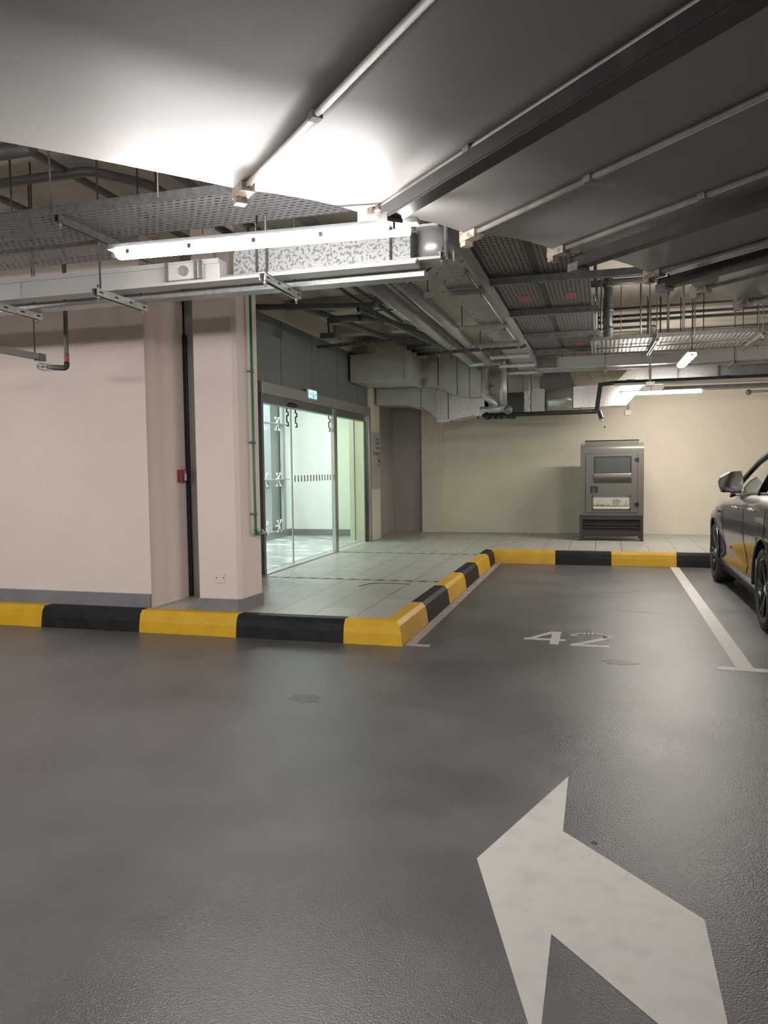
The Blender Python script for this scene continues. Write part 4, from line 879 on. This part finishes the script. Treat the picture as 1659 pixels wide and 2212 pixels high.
for k in range(46):
    x = L0+.03+(L1-L0-.07)*k/45; h_ = random.uniform(.015, .05)*(1.3 if k < 20 else .9)
    gr.prism([(x-.008, KY0-.0125, Z0+.055), (x+.008, KY0-.0125, Z0+.055), (x+random.uniform(-.01, .012), KY0-.0125, Z0+.055+h_)], (0, .001, 0))
gr.build('grass_print', base_mat('olive_print', (.13, .125, .05), .6), pn)['kind'] = 'stuff'
dt = MB()
for (x, z_) in ((.10, .12), (.10, .085), (.10, .055), (.155, .15), (.155, .12), (.15, .06), (.125, .07)): dt.prism([(L0+x-.008, KY0-.0135, Z0+.02+z_), (L0+x+.010, KY0-.0135, Z0+.02+z_+.004), (L0+x-.006, KY0-.0135, Z0+.034+z_)], (0, .001, 0))
strokes(dt, [[(0,0),(.1,.8)],[(.3,0),(.3,.9)],[(.5,.3),(.9,.0),(1.2,.2),(1.2,1.0)],[(1.4,.1),(1.5,1.)],[(1.6,.1),(2.4,.1),(2.4,.6)],[(1.9,.1),(1.9,.6)],[(2.5,.1),(3.,.1),(3.1,.5)]], (L0+.35, Z0+.145), .04, .007, axis='x', x=KY0-.0125)
strokes(dt, [[(0,0),(1.,.05)],[(1.3,0),(3.5,.05)],[(.3,-.5),(2.9,-.45)]], (L0+.33, Z0+.12), .04, .004, axis='x', x=KY0-.0125)
strokes(dt, [[(0,0),(.3,1.5),(.45,2.6)]], (L1-.085, Z0+.055), .04, .006, axis='x', x=KY0-.0125)
dt.build('lettering', M['ink'], pn)
mb = MB()
for k in range(6): mb.box((L0+.07+.075*k, KY0-.0135, Z0+.034), (L0+.09+.075*k+.02*(k % 2), KY0-.0125, Z0+.042))
mb.build('small_print', base_mat('grey_print', (.3, .3, .3), .5), pn)
for x in (KX0+.035, KX1-.03):
    mb = MB(); mb.tube([(x+.025*math.cos(a), KY0+.1, 1.86+.032*math.sin(a)) for a in [PI*k/10 for k in range(11)]], .006, 6); mb.build('lifting_eye', M['rod'], kb)
S0, S1 = KX0-.015, KX1-.005
mb = MB()
for x in (S0, S1-.055):
    for y in (KY0, KY1-.055): mb.box((x, y, PZ), (x+.055, y+.055, .64))
mb.box((S0, KY0+.001, .56), (S1, KY0+.05, .64)); mb.box((S0+.05, KY0+.001, .28), (S1-.05, KY0+.045, .37)); mb.box((S0+.055, KY0+.06, .27), (S1-.055, KY1-.06, .62))
mb.build('stand', M['kiosk_base'], kb)
for k, z_ in enumerate((.395, .45, .505)):
    mb = MB(); mb.hexa([(S0+.055, KY0+.05, z_+.0), (S1-.055, KY0+.05, z_+.0), (S1-.055, KY0+.055, z_+.008), (S0+.055, KY0+.055, z_+.008), (S0+.055, KY0+.012, z_+.03), (S1-.055, KY0+.012, z_+.03), (S1-.055, KY0+.05, z_+.045), (S0+.055, KY0+.05, z_+.045)])
    mb.build('louvre_slat', base_mat('brown_slat', (.085, .07, .065), .35, .3), kb)
# wall stains
blm = vary(base_mat('flaked_patch', (.34, .29, .22), .8), (.50, .44, .36), 30.)
def wblot(x, z_, rx, rz, mat, label):
    pts = []
    for k in range(18):
        a = 2*PI*k/18; q_ = 1+random.uniform(-.3, .3); pts.append((x+rx*math.cos(a)*q_, 15.199, z_+rz*math.sin(a)*q_))
    tag(MB().prism(pts, (0, -.001, 0)).build('wall_mark', mat), label, 'mark')
wblot(.02, 2.24, .018, .018, M['black'], 'tiny dark hole in the far wall below the black spout')
wblot(.13, 2.66, .03, .012, M['black'], 'tiny dark chip on the far wall left of the white switch box')

# ================================================================== CAR
CAR = empty('parked_car', (2.345, 7.45, 0), 'dark blue parked car at the right edge, nose to the far wall', 'car')
CAR.rotation_euler = (0, 0, R(.15))
HW = .985
RA, FA = 0.0, 3.06       # axles in car space
# stations: y, half width, belt z, belt half width, deck z at centre
stn = [(-1.02, .80, .98, .70, 1.00), (-.90, .90, 1.10, .78, 1.12), (-.6, .965, 1.20, .84, 1.22), (-.2, .99, 1.225, .86, 1.23), (.3, .985, 1.215, .86, 1.2), (.9, .975, 1.195, .86, 1.19), (1.5, .975, 1.17, .86, 1.17), (2.05, .98, 1.145, .85, 1.15), (2.45, .985, 1.125, .82, 1.13), (2.85, .99, 1.08, .80, 1.12), (3.25, .985, 1.0, .78, 1.07), (3.6, .94, .90, .74, .98), (3.85, .84, .80, .66, .86), (3.97, .70, .66, .55, .68)]
def sec(y, w, bz, bw, dz):
    half = [(0, .22), (w-.14, .22), (w-.05, .27), (w-.03, .36), (w-.055, .44), (w-.045, .55), (w-.015, min(.70, bz-.1)), (w, min(.84, bz-.07)), (w-.012, bz-.13 if bz-.13 > .7 else bz-.06), (w-.05, bz-.05), (bw, bz), (bw-.10, bz+.008), (bw*.5, dz+.01), (0, dz+.015)]
    L_ = [(-x, y, z) for x, z in half]; Rr = [(x, y, z) for x, z in half][1:-1][::-1]
    return L_ + Rr
def interp(y):
    for a, b in zip(stn[:-1], stn[1:]):
        if a[0] <= y <= b[0]:
            t = (y-a[0])/(b[0]-a[0]); t2 = t*t*(3-2*t)*.4+t*.6
            return [y]+[a[i]+(b[i]-a[i])*t2 for i in range(1, 5)]
ysn = [-1.02+4.99*k/70 for k in range(71)]; ysn[-1] = 3.97
body = MB(); rows = [sec(*interp(min(3.97, y))) for y in ysn]
body.grid(rows, True, True); body.face(rows[0]); body.face(rows[-1])
# cabin opening: drop the deck between windscreen and tail later by boolean
ob = body.bm; bmesh.ops.remove_doubles(ob, verts=ob.verts, dist=1e-5); bmesh.ops.recalc_face_normals(ob, faces=ob.faces)
me = bpy.data.meshes.new('body'); ob.to_mesh(me); ob.free()
bo = bpy.data.objects.new('body_shell', me); C.objects.link(bo); me.materials.append(M['car_paint'])
cut = MB()
for ya in (RA, FA): 
    for sx_ in (-1, 1): cut.tube([(sx_*.60, ya, .40), (sx_*1.2, ya, .40)], .425, 40, smooth=False)
cut.box((-.74, -.75, .62), (.74, 2.35, 1.6))
co = cut.build('cutter', M['black_rubber']); 
md = bo.modifiers.new('arches', 'BOOLEAN'); md.operation = 'DIFFERENCE'; md.object = co; md.solver = 'EXACT'
bpy.context.view_layer.update()
me2 = bpy.data.meshes.new_from_object(bo.evaluated_get(bpy.context.evaluated_depsgraph_get()))
bo.modifiers.clear(); bo.data = me2; bpy.data.objects.remove(co)
if not me2.materials: me2.materials.append(M['car_paint'])
bo.parent = CAR
def cpart(mb, name, mat, parent=None):
    """mesh built in car space"""
    bmesh.ops.remove_doubles(mb.bm, verts=mb.bm.verts, dist=1e-5); bmesh.ops.recalc_face_normals(mb.bm, faces=mb.bm.faces)
    m_ = bpy.data.meshes.new(name); mb.bm.to_mesh(m_); mb.bm.free(); m_.materials.append(M[mat] if isinstance(mat, str) else mat)
    o = bpy.data.objects.new(name, m_); C.objects.link(o); o.parent = parent or CAR
    if parent: o.location = -Vector(parent.location)
    return o
# greenhouse: roof outline in (y, z): A pillar base to tail
roof = [(2.42, 1.135), (2.0, 1.36), (1.62, 1.53), (1.25, 1.62), (.8, 1.665), (.2, 1.67), (-.3, 1.62), (-.7, 1.50), (-.98, 1.30)]
def gw(z): return .865 - .21*max(0, (z-1.16))/.5 if z < 1.66 else .655
rf = MB(); rows = []
for (y, z) in roof[3:8]:
    w = gw(z)-.03; rows.append([(-w, y, z-.05), (-w+.06, y, z-.005), (-w*.6, y, z+.02), (0, y, z+.03), (w*.6, y, z+.02), (w-.06, y, z-.005), (w, y, z-.05)])
rf.grid(rows); rr_o = cpart(rf, 'roof', 'car_paint'); md = rr_o.modifiers.new('t', 'SOLIDIFY'); md.thickness = .03; md.offset = -1
for s in (-1, 1):
    pa = [Vector((s*(gw(z)-.005), y, z-.02)) for y, z in roof]
    mb = MB(); mb.tube(pa, .030, 8); cpart(mb, 'roof_rail', 'car_trim')
    mb = MB(); mb.tube([p+Vector((s*.012, 0, .030)) for p in pa[:8]], .010, 6); cpart(mb, 'chrome_strip', 'chrome')
    # belt chrome
    bl_ = [Vector((s*(interp(y)[3]+.008), y, interp(y)[2]+.006)) for y in [-.85+.13*k for k in range(25)]]
    mb = MB(); mb.tube(bl_, .011, 6); cpart(mb, 'belt_trim', 'chrome')
    # side glass
    up = [p for p in pa]; rows = []
    for k in range(20):
        y = 2.30-3.1*k/19
        for (a, b) in zip(roof[:-1], roof[1:]):
            if b[0] <= y <= a[0]: zt = a[1]+(b[1]-a[1])*(y-a[0])/(b[0]-a[0])
        st_ = interp(max(-1.0, y)); zb = st_[2]; xb = st_[3]-.01; zt = max(zt-.03, zb+.003)
        rows.append([(s*(xb+(gw(zt)-.01-xb)*t/4+.012*math.sin(PI*t/4)), y, zb+(zt-zb)*t/4) for t in range(5)])
    mb = MB(); mb.grid(rows); cpart(mb, 'side_window', 'glass_car')
    for y0, y1 in ((.72, .60), (-.22, -.32)):
        mb = MB(); zt = 1.63; mb.beam((s*(.86), y0+.02, 1.18), (s*(gw(zt)-.01), y1, zt), .08, .02, (0, 1, 0)); cpart(mb, 'door_pillar', 'car_trim')
    mb = MB(); mb.prism([(s*.85, 2.42, 1.14), (s*.85, 2.05, 1.15), (s*.80, 2.05, 1.31)], (s*.012, 0, 0)); cpart(mb, 'mirror_triangle', 'car_trim')
    # mirror
    mr_ = bpy.data.objects.new('door_mirror', None); C.objects.link(mr_); mr_.parent = CAR; mr_.empty_display_size = .05
    hx_ = MB(); y = 1.86; rows = []
    for (yy, kx, kz) in ((-.02, .92, .92), (.02, 1, 1), (.09, .92, .9), (.15, .62, .6), (.17, .3, .3)):
        pts_ = [(-.135, -.04), (-.145, .02), (-.12, .075), (-.02, .13), (.10, .135), (.12, .05), (.115, -.06), (.07, -.10), (-.06, -.10), (-.12, -.085)]
        rows.append([(s*(.945 - px_*kx), y+yy, 1.285+pz_*kz) for px_, pz_ in pts_])
    hx_.grid(rows, True, True); hx_.face(rows[-1]); cpart(hx_, 'mirror_cap', 'car_paint', mr_)
    mb = MB(); mb.face([(a, b-.002, c) for a, b, c in rows[0]]); cpart(mb, 'mirror_glass', 'chrome', mr_)
    mb = MB(); mb.beam((s*.86, y+.07, 1.19), (s*.93, y+.06, 1.20), .09, .045, (0, 0, 1)); mb.box((s*.85, y-.015, 1.18), (s*1.05, y+.12, 1.20)); cpart(mb, 'mirror_foot', 'car_trim', mr_)
    # handles
    for y in (1.40, .42):
        st_ = interp(y); hnd = MB(); xh = s*(st_[1]+.022)
        hnd.tube([(s*(st_[1]-.015), y-.10, 1.03+.03*(y < 1)), (xh, y-.07, 1.035+.03*(y < 1)), (xh, y+.07, 1.035+.03*(y < 1)), (s*(st_[1]-.015), y+.10, 1.03+.03*(y < 1))], [.012, .015, .015, .012], 8)
        cpart(hnd, 'door_handle', 'chrome')
    # door shut lines
    for yl, rake in ((2.36, .12), (1.0, .10), (-.05, .28)):
        ln = []
        for k in range(12):
            z = .32+(1.10-.32)*k/11; yy = yl - rake*(k/11)**2 if yl > 2 else yl + rake*((1-k/11)**2 - .3) * (1 if yl < 0 else -.3); st_ = interp(yy)
            prof_ = sec(*st_); 
            xs_ = [(p[2], -p[0]) for p in prof_[1:11]]
            xv = .9
            for (za, xa), (zb_, xb_) in zip(xs_[:-1], xs_[1:]):
                if min(za, zb_) <= z <= max(za, zb_) and zb_ != za: xv = xa+(xb_-xa)*(z-za)/(zb_-za)
            ln.append((s*(xv+.0005), yy, z))
        mb = MB(); mb.tube(ln, .0035, 5); cpart(mb, 'shut_line', 'black')
    for k in range(3):
        mb = MB(); yv = 2.62-.075*k; mb.ball((s*(interp(yv)[1]-.004), yv, .93), .02, (.4, 1.1, .8), 6); cpart(mb, 'fender_vent', 'car_trim')
    mb = MB(); mb.beam((s*(interp(2.5)[1]-.002), 2.44, 1.0), (s*(interp(2.5)[1]-.002), 2.54, 1.01), .004, .014); cpart(mb, 'fender_badge', 'chrome')
    # arch lips
    for ya in (RA, FA):
        mb = MB(); pts_ = []
        for k in range(29):
            a = -PI*.08+PI*1.16*k/28; yy, z = ya+.43*math.cos(a), .40+.43*math.sin(a)
            if z < .30: continue
            st_ = interp(min(3.95, max(-1.0, yy))); pts_.append((s*(st_[1]-.012), yy, z))
        mb.tube(pts_, .016, 6); cpart(mb, 'wheel_arch_lip', 'car_paint')
# windscreen / rear glass
mb = MB(); mb.grid([[(-.78, 2.42, 1.15), (0, 2.52, 1.16), (.78, 2.42, 1.15)], [(-.60, 1.28, 1.61), (0, 1.32, 1.645), (.60, 1.28, 1.61)]]); cpart(mb, 'windscreen', 'glass_car')
mb = MB(); mb.grid([[(-.76, -.97, 1.20), (0, -1.0, 1.2), (.76, -.97, 1.20)], [(-.60, -.55, 1.55), (0, -.55, 1.59), (.60, -.55, 1.55)]]); cpart(mb, 'rear_window', 'glass_car')
# cabin interior
for (x, y) in ((-.38, 1.2), (.38, 1.2), (-.38, .15), (.38, .15)):
    mb = MB(); mb.box((x-.25, y-.1, .68), (x+.25, y+.40, .82), .05); mb.box((x-.24, y-.20, .75), (x+.24, y-.05, 1.22), .05); mb.box((x-.12, y-.20, 1.24), (x+.12, y-.10, 1.42), .04); cpart(mb, 'seat', 'black_rubber')
mb = MB(); mb.box((-.72, 2.0, .85), (.72, 2.34, 1.10), .05); cpart(mb, 'dashboard', 'black_rubber')
mb = MB(); mb.tube([(-.38+.18*math.cos(a), 1.93+.06*math.sin(a), 1.02+.17*math.sin(a)) for a in [2*PI*k/20 for k in range(21)]], .015, 8, cap=False); cpart(mb, 'steering_wheel', 'black')
mb = MB(); mb.box((-.9, -.6, .20), (.9, 3.3, .30)); cpart(mb, 'underbody', 'black_rubber')
# wheel wells
for ya in (RA, FA):
    for s in (-1, 1):
        mb = MB(); mb.tube([(s*.59, ya, .40), (s*.62, ya, .40)], .44, 32, smooth=False); cpart(mb, 'wheel_well', 'black_rubber')
# wheels
def wheel(ya, s):
    wr = bpy.data.objects.new('wheel', None); C.objects.link(wr); wr.parent = CAR; wr.location = (s*.84, ya, .375); wr.empty_display_size = .1
    def wp(mb, name, mat, parent=None):
        bmesh.ops.remove_doubles(mb.bm, verts=mb.bm.verts, dist=1e-5); bmesh.ops.recalc_face_normals(mb.bm, faces=mb.bm.faces)
        m_ = bpy.data.meshes.new(name); mb.bm.to_mesh(m_); mb.bm.free(); m_.materials.append(M[mat]); o = bpy.data.objects.new(name, m_); C.objects.link(o); o.parent = parent or wr; return o
    def ring(prof_, n=48):
        mb = MB(); rows = []
        for (x, r_) in prof_: rows.append([(s*x, r_*math.cos(2*PI*k/n), r_*math.sin(2*PI*k/n)) for k in range(n)])
        mb.grid(rows, True, True); return mb
    wp(ring([(.105, .268), (.128, .275), (.135, .31), (.128, .35), (.105, .371), (.06, .375), (-.06, .375), (-.105, .371), (-.128, .35), (-.12, .27)]), 'tyre', 'tyre')
    wp(ring([(.125, .274), (.118, .262), (.09, .252), (-.09, .245), (-.11, .26)]), 'rim_barrel', 'rim')
    sp_ = MB()
    for k in range(5):
        for off in (-.13, .13):
            a = 2*PI*k/5+off; a2 = 2*PI*k/5+off*.9
            c0 = Vector((s*.085, .05*math.cos(2*PI*k/5), .05*math.sin(2*PI*k/5))); c1 = Vector((s*.108, .262*math.cos(a2*1.0+off*.35), .262*math.sin(a2*1.0+off*.35)))
            sp_.beam(c0, c1, .020, .030, (1, 0, 0))
    sp_.tube([(s*.06, 0, 0), (s*.10, 0, 0)], .065, 20); wp(sp_, 'spokes', 'rim')
    mb = MB(); mb.tube([(s*.10, 0, 0), (s*.108, 0, 0)], .032, 16); wp(mb, 'hub_cap', 'chrome')
    mb = MB(); mb.tube([(s*.02, 0, 0), (s*.035, 0, 0)], .17, 28, smooth=False); wp(mb, 'brake_disc', 'steel_grey')
for ya in (RA, FA):
    for s in (-1, 1): wheel(ya, s)
mb = MB(); mb.ball((-.70, 3.62, .78), .16, (.9, .9, .4)); cpart(mb, 'headlamp', 'glass_car'); mb = MB(); mb.ball((.70, 3.62, .78), .16, (.9, .9, .4)); cpart(mb, 'headlamp', 'glass_car')
for s in (-1, 1): 
    mb = MB(); mb.box((s*.55, -1.04, .90), (s*.86, -.93, 1.0), .02); cpart(mb, 'tail_lamp', 'red')
# slightly metallic flakes handled by the paint itself

# ================================================================== labels of look-alikes: order across the view
ORD = ['first','second','third','fourth','fifth','sixth','seventh','eighth','ninth','tenth','eleventh','twelfth','thirteenth','fourteenth','fifteenth','sixteenth','seventeenth','eighteenth','nineteenth','twentieth']
same = {}
for o in bpy.data.objects:
    if o.parent is None and o.get('label'): same.setdefault(o['label'], []).append(o)
for l, os_ in same.items():
    if len(os_) > 1:
        def sx(o):
            q = Vector(o.location) - Vector((0, 0, 1.5)); return q.dot(r1)/max(.01, q.dot(F))
        os_.sort(key=sx)
        for i, o in enumerate(os_): o['label'] = l + ', ' + ORD[i] + ' from the left'
